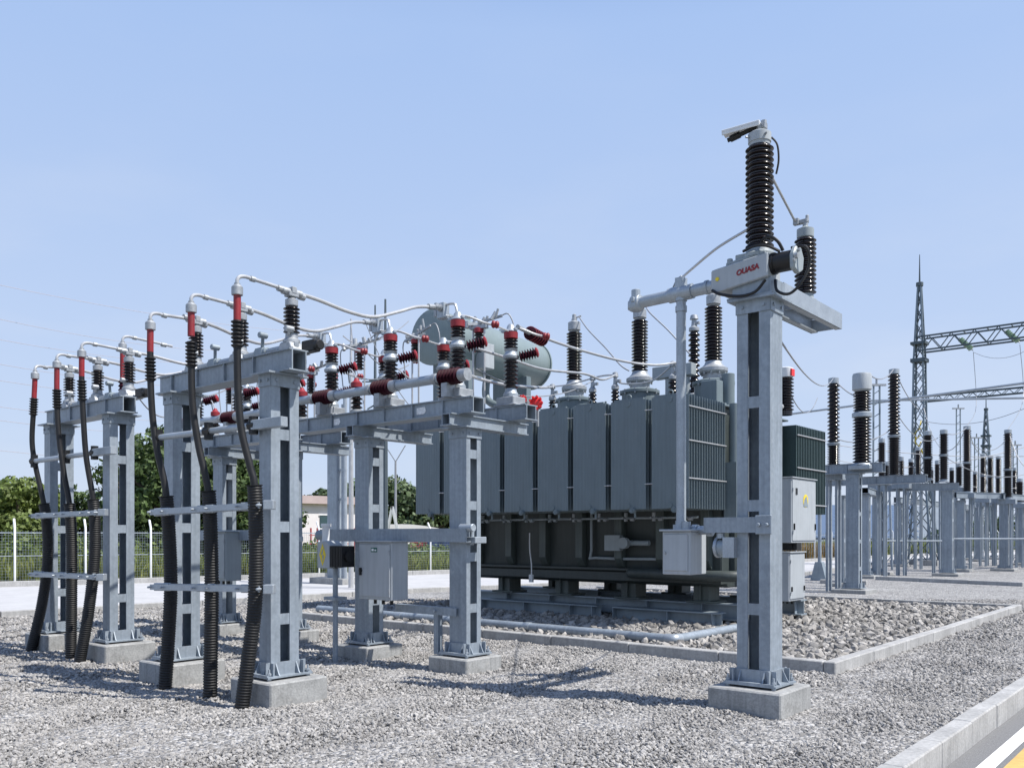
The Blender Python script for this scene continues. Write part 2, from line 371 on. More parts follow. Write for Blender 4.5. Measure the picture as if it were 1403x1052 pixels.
# ------------------------------------------------------------------ support columns and footings
def footing(c, s, h, label, group='concrete footings of the support columns', m=CONC):
    b = MB(); b.box(-s/2,s/2,-s/2,s/2,-.12,h)
    return tag(b.build('concrete_footing', m, None, (c[0],c[1],0), PHI, bev=.015), label, 'footing', group)
def column(c, z0, z1, sx, sy, gap, label, group='steel support columns', step=.62, m=GALV, cap=True, detail=True, fl=.33, first=.6):
    t = thing('support_column', label, 'column', (c[0], c[1], z0), PHI, group)
    h = z1-z0; th = .016
    for sgn in (-1, 1):
        b = MB()
        if gap == 'y':
            xo = sgn*sx/2; xi = xo-sgn*th; xf = xo-sgn*fl*sx
            b.box(min(xo,xi),max(xo,xi),-sy/2,sy/2,.03,h)
            for ys in (-1,1):
                ya = ys*sy/2; yb = ya-ys*th
                b.box(min(xi,xf),max(xi,xf),min(ya,yb),max(ya,yb),.03,h)
        else:
            yo = sgn*sy/2; yi = yo-sgn*th; yf = yo-sgn*fl*sy
            b.box(-sx/2,sx/2,min(yo,yi),max(yo,yi),.03,h)
            for xs in (-1,1):
                xa = xs*sx/2; xb = xa-xs*th
                b.box(min(xa,xb),max(xa,xb),min(yi,yf),max(yi,yf),.03,h)
        b.build('channel', m, t)
    z = first
    while z < h-.25:
        b = MB(); g = (.5-fl)
        for sd in (-1,1):
            if gap == 'y':
                y0 = sd*(sy/2-.004); b.box(-g*sx-.012,g*sx+.012,min(y0,y0-sd*.014),max(y0,y0-sd*.014),z-.055,z+.055)
            else:
                x0 = sd*(sx/2-.004); b.box(min(x0,x0-sd*.014),max(x0,x0-sd*.014),-g*sy-.012,g*sy+.012,z-.055,z+.055)
        b.build('batten', m, t); z += step
    # base: plate, stiffened skirt, bolts
    b = MB(); px, py = sx/2+.10, sy/2+.10
    b.box(-px,px,-py,py,.022,.04)
    for sd in (-1,1):
        b.box(-px+.03,px-.03,min(sd*(sy/2+.02),sd*(sy/2+.004)),max(sd*(sy/2+.02),sd*(sy/2+.004)),.04,.17)
        b.box(min(sd*(sx/2+.02),sd*(sx/2+.004)),max(sd*(sx/2+.02),sd*(sx/2+.004)),-py+.03,py-.03,.04,.17)
        b.box(-px+.02,px-.02,min(sd*py,sd*(py-.04)),max(sd*py,sd*(py-.04)),.04,.055)
        if detail:
            for k in (-1,1):
                xx = k*sx*.36
                b.prism([(sd*(sy/2+.02),.04),(sd*(py-.012),.04),(sd*(py-.03),.06),(sd*(sy/2+.02),.16)], xx-.006, xx+.006, 'x')
                yy = k*sy*.36
                b.prism([(sd*(sx/2+.02),.04),(sd*(px-.012),.04),(sd*(px-.03),.06),(sd*(sx/2+.02),.16)], yy-.006, yy+.006, 'y')
    b.build('base_frame', m, t)
    if detail:
        for ix in (-1,1):
            for iy in (-1,1):
                b = MB(); X, Y = ix*(px-.035), iy*(py-.035)
                b.cyl((X,Y,-.01),(0,0,1),.011,.125,8); b.cyl((X,Y,.056),(0,0,1),.022,.02,6); b.cyl((X,Y,.002),(0,0,1),.022,.018,6)
                b.build('anchor_bolt', GALVB, t)
    if cap:
        b = MB(); b.box(-sx/2-.07,sx/2+.07,-sy/2-.07,sy/2+.07,h,h+.018)
        for sd in (-1,1):
            b.box(-sx/2-.005,sx/2+.005,min(sd*(sy/2+.012),sd*(sy/2+.001)),max(sd*(sy/2+.012),sd*(sy/2+.001)),h-.12,h)
            b.box(min(sd*(sx/2+.012),sd*(sx/2+.001)),max(sd*(sx/2+.012),sd*(sx/2+.001)),-sy/2-.005,sy/2+.005,h-.12,h)
            for k in (-1,1):
                b.cyl((k*sx*.32, sd*(sy/2+.012), h-.06),(0,sd,0),.016,.014,6); b.cyl((sd*(sx/2+.012), k*sy*.32, h-.06),(sd,0,0),.016,.014,6)
        b.build('cap_plate', m, t)
    return t
def beam(c, x0, x1, z0, z1, w, label, axis='x', group='galvanised beams', ends=True, m=GALV):
    """rolled channel pair laid on the columns; runs along grid x or y"""
    t = thing('steel_beam', label, 'beam', (c[0], c[1], z0), PHI+(0 if axis == 'x' else R(90)), group)
    h = z1-z0; b = MB(); th = .014
    b.box(x0,x1,-w/2,w/2,h-th,h); b.box(x0,x1,-w/2,w/2,0,th)
    b.box(x0,x1,-w/2+.03,-w/2+.044,th,h-th); b.box(x0,x1,w/2-.044,w/2-.03,th,h-th)
    b.build('beam_body', m, t)
    if ends:
        b = MB()
        for x in np.arange(x0+.3, x1-.1, .55): b.box(x-.006,x+.006,-w/2+.002,-w/2+.029,th,h-th)
        b.build('stiffener', m, t)
    return t
def insulator(loc, z0, z1, r, n, label, group, rc=.62, seg=22, base=True, clamp=True, mid=None, alt=None, mt=PORC, capm=CAST, name='post_insulator', cat='insulator', caph=.1):
    t = thing(name, label, cat, (loc[0], loc[1], z0), PHI, group); H = z1-z0
    if base:
        b = MB(); b.lathe([(r*1.05,0),(r*1.05,.03),(r*.78,.05),(r*.72,.1)], seg); b.build('base_flange', capm, t)
    z = .1
    if mid:
        zm = H*mid
        b = MB(); b.lathe(sheds(z, zm-.05, r*rc, r, n//2, alt), seg); b.build('porcelain', mt, t, ang=40)
        b = MB(); b.lathe([(r*.8,zm-.05),(r*1.0,zm-.035),(r*1.0,zm-.01),(r*.7,zm),(r*1.0,zm+.01),(r*1.0,zm+.035),(r*.8,zm+.05)], seg); b.build('flange', capm, t)
        b = MB(); b.lathe(sheds(zm+.05, H-caph, r*rc*.95, r*.95, n-n//2, alt), seg); b.build('porcelain', mt, t, ang=40)
    else:
        b = MB(); b.lathe(sheds(z, H-caph, r*rc, r, n, alt), seg); b.build('porcelain', mt, t, ang=40)
    b = MB(); b.lathe([(r*.7,H-caph),(r*.78,H-caph+.01),(r*.78,H-.03),(r*.55,H-.02),(r*.3,H)], seg); c = b.build('top_cap', capm, t)
    if clamp:
        b = MB(); b.box(-.05,.05,-.06,.06,H,H+.05); b.cyl((0,-.12,H+.05),(0,1,0),.04,.24,10); b.box(-.055,.055,-.03,.03,H+.03,H+.10)
        b.build('clamp', capm, t, bev=.006)
    return t

# column beside the transformer with the tall insulator
cb = Vector((2.424, 8.575, 0))
footing(cb, .74, .235, 'broad concrete footing under the tall insulator column at the right')
column(cb, .235, 3.97, .34, .285, 'y', 'tall galvanised column right of the transformer, carrying the tallest brown insulator', step=1.0, first=.75)
gc = [((-2.40,9.03), 'nearest column of the cable gantries, in front of the thick black conduits', 'concrete footing of the nearest cable gantry column'),
      ((-3.86,10.25), 'second cable gantry column from the right, behind the three nearest conduits', 'concrete footing hidden partly by the two middle conduits'),
      ((-5.38,11.98), 'third cable gantry column from the right, front post of the far left gantry', 'concrete footing right of the three far left conduits'),
      ((-6.80,13.15), 'leftmost steel column, rear post of the far left cable gantry', 'leftmost concrete footing, behind the far left conduit')]
for (c, l, lf) in gc:
    footing(c, .70, .245, lf); column(c, .245, 3.33, .20, .34, 'x', l, step=.94)
bc = [((-.59,11.03), 'column under the right end of the breaker gantry, beside the small bracket frame', 'concrete footing under the middle breaker gantry column'),
      ((-1.99,12.2), 'column behind the big grey door cabinet on the breaker gantry', 'concrete footing below the big grey door cabinet'),
      ((-3.55,14.0), 'rear breaker column almost hidden by the nearest cable column', 'concrete footing glimpsed behind the nearest cable gantry column'),
      ((-4.97,15.15), 'rear breaker gantry column seen between the nearest conduits', 'concrete footing glimpsed between the nearest conduits')]
for (c, l, lf) in bc:
    footing(c, .66, .19, lf); column(c, .19, 3.03, .29, .265, 'x', l, step=.64, fl=.27)
# gantry beams over the cable columns
beam(gc[0][0], -2.25, .34, 3.352, 3.57, .24, 'beam over the two nearest cable columns, open end to the right')
beam(gc[2][0], -2.1, .30, 3.352, 3.57, .24, 'beam over the two far left cable columns')

BAY2 = Vector((-2.98, 2.95, 0))
I0 = Vector((-2.29, 9.10, 0)); PITCH = .93
ord3 = ['first', 'second', 'third']
# post insulators, cables and busbars ---------------------------------------------------
def cable(pts, depth, y_top, y_red, y_shed, y_cond, label, rc=.036, rk=.075, elbow=True):
    """pts: photo track top->ground; parts by height along the track"""
    d0, d1 = depth
    P = []
    ys = [p[1] for p in pts]
    for (px, py) in pts:
        k = (py-ys[0])/(ys[-1]-ys[0]); P.append(at(px, py, d0+(d1-d0)*k))
    P = smooth(P, 10)
    base = P[-1].copy(); base.z = 0
    t = thing('power_cable', label, 'cable', base, 0, 'medium voltage cables rising from the gravel')
    zz = lambda py: CAMZ-(py-733)/1200*(d0+(d1-d0)*(py-ys[0])/(ys[-1]-ys[0]))
    zr, zs, zc = zz(y_red), zz(y_shed), zz(y_cond)
    def seg(za, zb): return [p-base for p in P if zb-1e-4 <= p.z <= za+1e-4]
    red = seg(P[0].z, zr-.02); b = MB(); b.tube(red, .036, 12); b.build('red_sleeve', RED, t)
    b = MB(); b.tube([p-base for p in P if zc-.1 <= p.z <= zr+.03], rc, 12); b.build('cable', BLACK, t)
    s = smooth(seg(zr, zs), 4); L = 0; pr = []; last = None; rr = []
    nsh = 7; m = len(s)
    b = MB()
    a = s[0]; e = s[-1]
    b.lathe(sheds(0, (e-a).length, .04, .062, nsh), 16, a, (e-a)); b.build('stress_cone', BLACK, t, ang=40)
    # corrugated conduit
    c = [p-base for p in P if p.z <= zc]
    c.append(c[-1]-Vector((0,0,.15)))
    Lt = sum((c[i+1]-c[i]).length for i in range(len(c)-1)); nr = int(Lt/.028)*4
    cum = [0]
    for i in range(len(c)-1): cum.append(cum[-1]+(c[i+1]-c[i]).length)
    Q = []; rr = []; j = 0
    for k in range(nr+1):
        s_ = Lt*k/nr
        while j < len(c)-2 and cum[j+1] < s_: j += 1
        f = (s_-cum[j])/max(1e-6, cum[j+1]-cum[j]); Q.append(c[j].lerp(c[j+1], min(1,f))); rr.append(rk if k % 4 < 2 else rk-.008)
    rr[0] = rr[1] = rk+.006; b = MB(); b.tube(Q, rr, 16); b.build('conduit', COND, t, ang=60)
    # terminal cap and elbow
    b = MB(); p = P[0]-base
    b.lathe([(.048,-.035),(.056,-.03),(.056,.045),(.044,.06),(.03,.07),(.03,.085)], 14, p); b.build('terminal', CAST, t)
    return t, P[0]
C1 = [((325,400),(325,470),(326,535),(331,590),(343,640),(349,670),(351,760),(349,830),(342,890),(331,972)), (8.61,8.60), 400, 437, 478, 662, 'nearest black cable, in the conduit beside the nearest column']
C2 = [((262,424),(262,490),(264,555),(272,610),(281,650),(287,690),(290,800),(289,880),(288,957)), (9.2,9.1), 424, 465, 505, 672, 'middle of the three nearest cables, in the straight upright conduit']
C3 = [((206,448),(206,510),(209,570),(216,620),(226,665),(231,720),(234,800),(231,870),(226,943)), (9.8,9.7), 448, 486, 524, 676, 'third nearest cable, running down over the second footing']
C4 = [((112,486),(112,530),(114,570),(118,625),(127,680),(130,715),(129,770),(121,840),(109,908)), (11.56,11.6), 486, 518, 552, 684, 'right one of the far left cables, its conduit leaning left at the ground']
C5 = [((78,501),(78,550),(81,600),(88,650),(95,690),(98,740),(98,830),(97,906)), (12.1,12.0), 501, 532, 562, 690, 'middle one of the far left cables']
C6 = [((48,516),(46,560),(44,605),(49,640),(58,680),(64,715),(65,770),(57,830),(42,893)), (12.7,12.75), 516, 544, 572, 688, 'leftmost cable, in the conduit at the far left edge of the yard']
tops = []
for c in (C1,C2,C3,C4,C5,C6):
    t, p = cable(*c); tops.append(p)
# red-sleeved riser behind the far left gantry
p7 = at(168,476,12.45)
t = thing('power_cable', 'red sleeved cable end behind the far left gantry beam, beside the brown insulator', 'cable', (p7.x,p7.y,0), 0, 'medium voltage cables rising from the gravel')
b = MB(); b.tube([(0,0,p7.z),(0,0,p7.z-.5)], .036, 12); b.build('red_sleeve', RED, t)
b = MB(); b.lathe(sheds(p7.z-.86, p7.z-.46, .04, .06, 7), 14); b.build('stress_cone', MAROON, t)
b = MB(); b.tube([(0,0,p7.z-.8),(.02,.03,2.6),(.05,.05,1.2),(.05,.05,-.1)], .036, 10, 5); b.build('cable', BLACK, t)
b = MB(); b.lathe([(.048,-.035),(.056,-.03),(.056,.045),(.03,.07),(.03,.085)], 14, (0,0,p7.z)); b.build('terminal', CAST, t)

insl = ['brown post insulator on the open end of the nearest cable gantry beam', 'brown post insulator behind the red sleeve of the nearest cable', 'brown post insulator behind the middle red sleeve of the nearest three',
        'brown post insulator at the right end of the far left gantry beam', 'middle brown post insulator on the far left gantry beam', 'leftmost brown post insulator, on the rear end of the far left beam']
ins_top = []
for k in range(6):
    o = I0-AX*PITCH*(k % 3)+(BAY2 if k > 2 else Vector())
    insulator(o, 3.69, 4.17, .086, 7, insl[k], 'post insulators on the cable gantries', seg=20, rc=.6)
    # stool under the insulator
    st = thing('insulator_stool', 'cast stool under the '+insl[k].split(',')[0].replace('post ',''), 'stool', (o.x,o.y,3.571), PHI, 'cast stools under the gantry insulators')
    b = MB(); b.box(-.15,.15,-.13,.13,0,.03); b.prism([(-.13,.03),(.13,.03),(.08,.118),(-.08,.118)], -.09, .09, 'y')
    for ix in (-1,1): b.cyl((ix*.12,-.09,.03),(0,0,1),.02,.03,6)
    b.build('stool_body', CAST, st, bev=.006)
    b = MB(); b.box(.16,.36,.0,.10,.0,.12); b.cyl((.2,.05,.06),(1,0,0),.055,.22,10); b.build('lever_box', BLACK if k % 3 == 0 else CAST, st, bev=.01)
    ins_top.append(Vector((o.x,o.y,4.23)))
# breaker poles
E0 = Vector((-.68, 11.0, 0)); BP = 1.25; RB = Vector((-.015, 11.65, 0))
def breaker_pole(c, label, front):
    t = thing('breaker_pole', label, 'breaker', (c[0], c[1], 3.405), PHI, 'red capped breaker poles on the breaker gantries')
    b = MB(); b.box(-.15,.15,-.13,.13,0,.12); b.box(-.19,.19,-.15,.15,0,.02); b.build('base_block', CAST, t, bev=.012)
    b = MB(); b.lathe([(.085,.12),(.1,.13),(.1,.17),(.08,.2),(.075,.24)], 18); b.build('lower_flange', GALVB, t)
    b = MB(); b.lathe(sheds(.24,.62,.062,.1,7), 20); b.build('lower_insulator', PORC, t, ang=40)
    b = MB(); b.lathe([(.07,.62),(.105,.64),(.11,.67),(.085,.70),(.08,.73),(.095,.76),(.07,.77)], 18); b.build('middle_flange', GALVB, t)
    b = MB(); b.lathe(sheds(.77,.90,.062,.096,3), 20); b.build('upper_insulator', PORC, t, ang=40)
    b = MB(); b.lathe([(.075,.90),(.093,.905),(.095,.985),(.07,.99)], 18); b.build('red_cap', RED, t)
    b = MB(); b.lathe([(.085,.99),(.09,1.0),(.06,1.03),(.05,1.07),(.03,1.10)], 14)
    b.box(-.16,.10,-.025,.025,1.005,1.035); b.build('top_terminal', GALVB, t, bev=.004)
    # side bushing: dark ribs with a red tip, on a bent arm
    p = MB(); p.lathe(sheds(0,.22,.04,.075,6), 14, (.10,.06,.66), (.75,.6,.25)); p.build('side_bushing', MAROON, t, ang=40)
    p = MB(); p.lathe([(.05,.22),(.066,.225),(.066,.245),(.035,.26)], 12, (.10,.06,.66), (.75,.6,.25)); s = p.build('bushing_tip', RED, t)
    p = MB(); p.tube([(.02,0,1.05),(.12,.08,1.03),(.26,.2,.96),(.36,.28,.93)], .016, 8, 5); p.build('jumper', ALU, t)
    p = MB(); p.lathe([(.02,0),(.04,.01),(.05,.03),(.04,.05),(.05,.07),(.04,.09),(.02,.10)], 12, (.33,.26,.94), (.77,.6,-.1)); p.build('red_clamp', RED, t)
    if front:
        b = MB(); b.box(-.33,-.20,-.05,.06,1.05,1.25); b.build('terminal_box', GALVB, t, bev=.008)
        b = MB(); b.lathe([(.03,0),(.05,.02),(.03,.04),(.045,.07),(.02,.1)], 10, (-.25,-.05,1.18), (0,-1,0)); b.box(-.38,-.33,-.05,.03,1.09,1.22); b.box(-.40,-.36,-.02,.02,1.12,1.27); b.build('connector', CAST, t)
        b = MB(); b.tube([(-.22,0,1.22),(-.12,0,1.22),(-.05,0,1.20),(-.02,0,1.12),(-.01,0,1.04)], .016, 8, 5); b.build('bent_pipe', ALU, t)
        b = MB(); b.cyl((-.21,0,1.08),(1,0,-.22),.012,.2,6); b.build('tie_rod', ALU, t)
    return t
plab = [['front breaker pole at the right end of the middle gantry, before the oil tank', 'middle breaker pole of the front row, before the oil tank end', 'left breaker pole of the front row, next to the nearest cable column'],
        ['rear breaker pole at the open right beam end, before the oil tank side', 'rear breaker pole just left of the front right one', 'rear breaker pole seen behind the middle front one']]
plab2 = [['front breaker pole glimpsed behind the nearest cable gantry, right one', 'front breaker pole glimpsed left of the second cable column', 'front breaker pole behind the far left gantry'],
         ['rear breaker pole glimpsed behind the nearest cable gantry, right one', 'rear breaker pole glimpsed behind the second cable column', 'rear breaker pole farthest to the left behind the far left gantry']]
pole_box = []; pole_top = []
for bay in (0,1):
    off = BAY2 if bay else Vector()
    for row, o in ((0,E0),(1,RB)):
        for k in range(3):
            c = o-AX*BP*k+off
            breaker_pole(c, (plab2 if bay else plab)[row][k], row == 0)
            if row == 0: pole_box.append(grid(c, -.27, -.13, 4.58))
            pole_top.append(grid(c, .36, .28, 4.33))
    nm = ['on the middle breaker gantry', 'on the rear breaker gantry behind the cables'][bay]
    beam(E0-AX*1.2+off, -2.0, 1.55, 3.202, 3.402, .26, 'front long beam '+nm)
    beam(RB-AX*1.2+off, -2.0, 1.55, 3.202, 3.402, .26, 'rear long beam '+nm)
    for j in (0,1):
        c = Vector((*bc[bay*2+j][0],0))
        beam(c+AY*.4, -.75, .75, 3.049, 3.2, .2, ['right','left'][j]+' short cross beam under the long beams '+nm, 'y', ends=False)
    # drive tube in front of the poles with maroon sleeves
    t = thing('drive_tube', 'thick grey horizontal tube with maroon ribbed sleeves '+nm, 'tube', E0+off+Vector((0,0,3.66)), PHI)
    b = MB(); b.cyl((-3.0,-.17,0),(1,0,0),.062,3.1,16); b.build('tube', GALVB, t)
    for k in range(3):
        b = MB(); b.lathe(sheds(0,.34,.05,.105,6), 18, (-BP*k-.13,-.17,0), (1,0,0)); b.build('ribbed_sleeve', MAROON, t, ang=40)
        b = MB(); b.cyl((-BP*k+.21,-.17,0),(1,0,0),.078,.12,16); b.cyl((-BP*k-.26,-.17,0),(1,0,0),.072,.07,16); b.box(-BP*k-.05,-BP*k+.05,-.25,-.1,-.25,-.08); b.build('collar', CAST, t)
for k in range(3):
    wire('jumper_rod', ['pale rod between the front and rear right breaker poles','pale rod between the front and rear middle breaker poles','pale rod between the front and rear left breaker poles'][k], 'rod', [pole_top[k], pole_top[k]+AY*.25+Vector((0,0,-.02)), grid(RB-AX*BP*k, -.05, -.02, 4.43)], .013, ALU, 6, 4)
def switch_stand(c, z, seed, label):
    r_ = random.Random(seed); t = thing('switch_stand', label, 'switch', (c[0],c[1],z), PHI+r_.uniform(-.3,.3), 'small switch stands among the breaker poles')
    h = r_.uniform(.95,1.25)
    for sx_ in (-.09,.09):
        b = MB(); b.cyl((sx_,0,0),(0,0,1),.014,h,6); b.build('rod', ALU, t)
    b = MB(); b.lathe(sheds(.08,.34,.04,.07,5), 14, (0,.0,h-.45)); b.build('small_insulator', PORC, t, ang=40)
    b = MB(); b.lathe([(.05,.34),(.068,.345),(.068,.40),(.03,.42)], 12, (0,0,h-.45)); b.build('red_cap', RED, t)
    b = MB(); b.bar((-.30,0,h-.02),(.34,.05,h+.10),.03); b.bar((-.12,-.1,h),(.05,.14,h+.05),.035)
    for q in range(7):
        x_ = -.26+q*.09; b.cyl((x_, r_.uniform(-.05,.05), h+.02*q-.05),(r_.uniform(-.5,.5),r_.uniform(-.4,.4),1),r_.uniform(.016,.034),r_.uniform(.05,.14),8)
    b.cbox((0,0,h-.03),.26,.08,.05); b.build('contact_jaw', CAST, t)
    b = MB(); b.tube([(.30,.05,h+.09),(.42,.08,h+.12),(.50,.1,h-.1),(.48,.1,h-.5)], .009, 6, 4); b.tube([(-.28,0,h),(-.36,0,h-.1),(-.34,.04,h-.6)], .009, 6, 4); b.build('lead', WIRE, t)
ssl = [['small switch stand between the right and middle breaker poles','small switch stand between the middle and left breaker poles','small switch stand left of the left breaker poles'],
       ['small switch stand behind the nearest cable gantry beam','small switch stand between the two cable gantries','small switch stand behind the far left gantry beam']]
for bay in (0,1):
    off = BAY2 if bay else Vector()
    for k in range(3): switch_stand(RB-AX*(BP*(k+.5)-.05)+off, 3.404, bay*10+k, ssl[bay][k])
rsl = [['small red capped insulator right of the nearest cable column top','small red capped insulator at the left end of the breaker beam'],['small red capped insulator between the cable gantries','small red capped insulator behind the far left gantry']]
for bay in (0,1):
    off = BAY2 if bay else Vector()
    for k in range(2):
        c = E0-AX*(BP*(k+1.5)+.1)+AY*.02+off; t = thing('small_red_insulator', rsl[bay][k], 'insulator', (c.x,c.y,3.404), PHI, 'small red capped insulators')
        b = MB(); b.lathe([(.09,0),(.09,.04),(.06,.06)], 14); b.build('base', CAST, t)
        b = MB(); b.lathe(sheds(.06,.36,.05,.085,5), 16); b.build('porcelain', PORC, t, ang=40)
        b = MB(); b.lathe([(.06,.36),(.08,.365),(.08,.43),(.05,.45),(.02,.50)], 14); b.build('red_cap', RED, t)
        b = MB(); b.tube([(0,0,.48),(-.1,0,.62),(-.3,.1,.66),(-.4,.2,.5)], .01, 6, 4); b.build('lead', ALU, t)
for (c_, x0_, x1_, lb_) in ((gc[0][0], -2.0, .15, 'linkage rod with levers along the nearest cable gantry beam'), (gc[2][0], -1.9, .1, 'linkage rod with levers along the far left gantry beam')):
    t = thing('linkage_rod', lb_, 'rod', (c_[0],c_[1],3.66), PHI, 'linkage rods on the gantry beams')
    b = MB(); b.cyl((x0_,.11,0),(1,0,0),.028,x1_-x0_,10); b.build('rod', GALVB, t)
    for q in range(5):
        xx = x0_+.15+(x1_-x0_-.3)*q/4; b = MB(); b.cbox((xx,.11,-.02),.13,.11,.13); b.cyl((xx-.1,.11,0),(1,0,0),.05,.2,10); b.bar((xx,.11,.03),(xx+.1,.05,.16),.035); b.cyl((xx+.1,.0,.16),(0,1,0),.035,.1,8); b.build('lever', [CAST,GALVD][q%2], t, bev=.008)
# stickers on the near breaker beam
ft = E0+Vector((0,0,3.30))
for k, (x, w, lab) in enumerate([(-.55,.17,'faded white sticker on the breaker beam left of the front right pole'), (-2.25,.14,'small white sticker on the left part of the breaker beam')]):
    b = MB(); b.prism([(-w/2,-.045),(w/2-.03,-.045),(w/2,-.01),(w/2-.02,.045),(-w/2,.04)], -.001, .001, 'y')
    tag(b.build('sticker', GREYST, None, grid(ft, x, -.1035), PHI), lab, 'sticker')

def tube_bus(k, top, ins, box, lab):
    t = thing('busbar_tube', lab, 'busbar', top, 0, 'pale tube conductors from the cables to the breakers')
    o = Vector(top); d = (ins-top); d.z = 0; d.normalize()
    b = MB()
    P = [(0,0,.08), (0,0,.12), d*.03+Vector((0,0,.155)), d*.09+Vector((0,0,.17)), d*.14+Vector((0,0,.168)), ins-o+Vector((0,0,.0))]
    b.tube(smooth([Vector(p) for p in P[:5]], 5)+[P[5]], .019, 10); b.build('tube', ALU, t)
    b = MB(); b.cyl(d*.15+Vector((0,0,.165)), d, .028, .05, 10); b.build('sleeve', CAST, t); b = MB(); b.cyl(ins-o-d*.17, d, .032, .07, 10); b.build('sleeve', CAST, t)
    if box is not None:
        e = (box-ins).normalized()
        b = MB(); b.tube([ins.lerp(box,f_)-o-Vector((0,0,g_)) for f_,g_ in ((0,0),(.15,.055),(.35,.155),(.52,.19),(.70,.105),(.85,.02),(1,0))], .021, 10, 6); b.build('sagging_tube', ALU, t)
        b = MB(); b.cyl(ins-o+e*.10-Vector((0,0,.04)), e-Vector((0,0,.15)), .036, .07, 10); b.build('sleeve', CAST, t); b = MB(); b.cyl(box-o-e*.14, e, .034, .14, 10); b.build('sleeve', CAST, t)
blab = ['highest pale tube conductor from the nearest cable to the tank end', 'pale tube conductor from the middle nearest cable to the middle breaker', 'pale tube conductor from the third nearest cable',
        'pale tube conductor from the right far left cable', 'pale tube conductor from the middle far left cable', 'leftmost pale tube conductor']
tp = tops
for k in range(6): tube_bus(k, tp[k]+Vector((0,0,0)), ins_top[k], pole_box[k], blab[k])
tube_bus(6, p7, grid(p7, .0, .75, p7.z+.14), None, 'pale tube conductor bending over the red sleeve behind the far left gantry')

# cable clamp rails
def clamp_rail(a, b_, labels, xs, r, lab, end=None):
    a = Vector(a); e = Vector(b_); sh = Vector(((e-a).y,-(e-a).x,0)).normalized()*.085; a += sh; e += sh; t = thing('cable_clamp_rail', lab, 'clamp rail', a, 0, 'clamp rails across the conduits')
    d = (e-a); L = d.length; dn = d.normalized(); s = Vector((dn.y,-dn.x,0)).normalized()
    q = MB(); q.bar((0,0,0), d, .012, .075); q.bar(s*.06, d+s*.06-dn*.1, .01, .06); q.build('rail', GALVB, t)
    for x in xs:
        q = MB(); p = dn*(L*x)
        q.bar(p-dn*.13, p+dn*.13, .045, .085); q.bar(p-dn*.105-s*.085, p-dn*.08-s*.085, .17, .06); q.bar(p+dn*.08-s*.085, p+dn*.105-s*.085, .17, .06); q.cyl(p-dn*.11+s*.07,(s),.014,.04,6); q.cyl(p+dn*.11+s*.07,(s),.014,.04,6)
        q.build('clamp', GALVB, t, bev=.006)
    q = MB(); q.cbox(d+s*.02,.10,.10,.09); q.cyl(d-dn*.1+s*.04, s, .016, .06, 6); q.build('end_bracket', GALVB, t, bev=.006)
    return t
clamp_rail(at(222,702,9.68), at(381,692,8.60), None, (.07,.47,.84), .08, 'upper clamp rail across the three nearest conduits')
clamp_rail(at(222,803,9.68), at(381,806,8.60), None, (.07,.47,.84), .08, 'lower clamp rail across the three nearest conduits')
clamp_rail(at(57,707,12.65), at(152,702,11.45), None, (.08,.45,.82), .08, 'upper clamp rail across the far left conduits')
clamp_rail(at(55,786,12.65), at(150,790,11.45), None, (.08,.45,.82), .08, 'lower clamp rail across the far left conduits')
def arm(pts, lab):
    a = Vector(pts[0]); t = thing('cable_bracket_arm', lab, 'bracket', a, 0, 'bracket arms holding the upper cables')
    q = MB(); q.tube([Vector(p)-a for p in pts], .035, 10); q.build('pipe', GALVB, t)
    d = (Vector(pts[-1])-a).normalized()
    for k in (0.02,.45,.8):
        p = (Vector(pts[-1])-a)*k; q = MB(); q.cyl(p-d*.05, d, .055, .09, 8); q.cyl(p-Vector((0,0,.09)), (0,0,1), .05, .18, 8); q.build('cable_cleat', BLACK, t)
    q = MB(); q.bar((Vector(pts[-1])-a)-d*.42, (Vector(pts[-1])-a)+d*.05, .09, .10); q.build('end_bracket', GALVB, t, bev=.005)
arm([at(214,600,9.82), at(385,578,8.70)], 'upper bracket arm holding the three nearest cables below their sleeves')
arm([at(45,632,12.7), at(153,617,11.5)], 'upper bracket arm holding the far left cables')

# waist-high arm, cabinets and boxes on the breaker gantry
for bay, nm in ((0,'middle breaker gantry'),(1,'rear breaker gantry behind the conduits')):
    off = BAY2 if bay else Vector()
    c = Vector((*bc[0][0],0))+off-AY*.19
    t = thing('horizontal_arm', 'waist-high horizontal channel arm across the columns of the '+nm, 'arm', c+Vector((0,0,1.70)), PHI)
    b = MB(); b.box(-2.62,.24,-.05,-.036,-.085,.085); b.box(-2.62,.24,-.036,.045,.071,.085); b.box(-2.62,.24,-.036,.045,-.085,-.071); b.build('channel', GALV, t)
    b = MB(); b.box(.02,.30,.05,.26,-.1,-.02); b.cyl((.1,.0,.09),(1,0,0),.05,.22,10); b.cyl((.2,.1,-.12),(0,0,1),.03,.24,8); b.build('end_clamp', GALVB, t, bev=.006)
    b = MB(); b.cyl((-2.7,0,0),(1,0,0),.075,.2,12); b.build('bearing', GALVD, t)
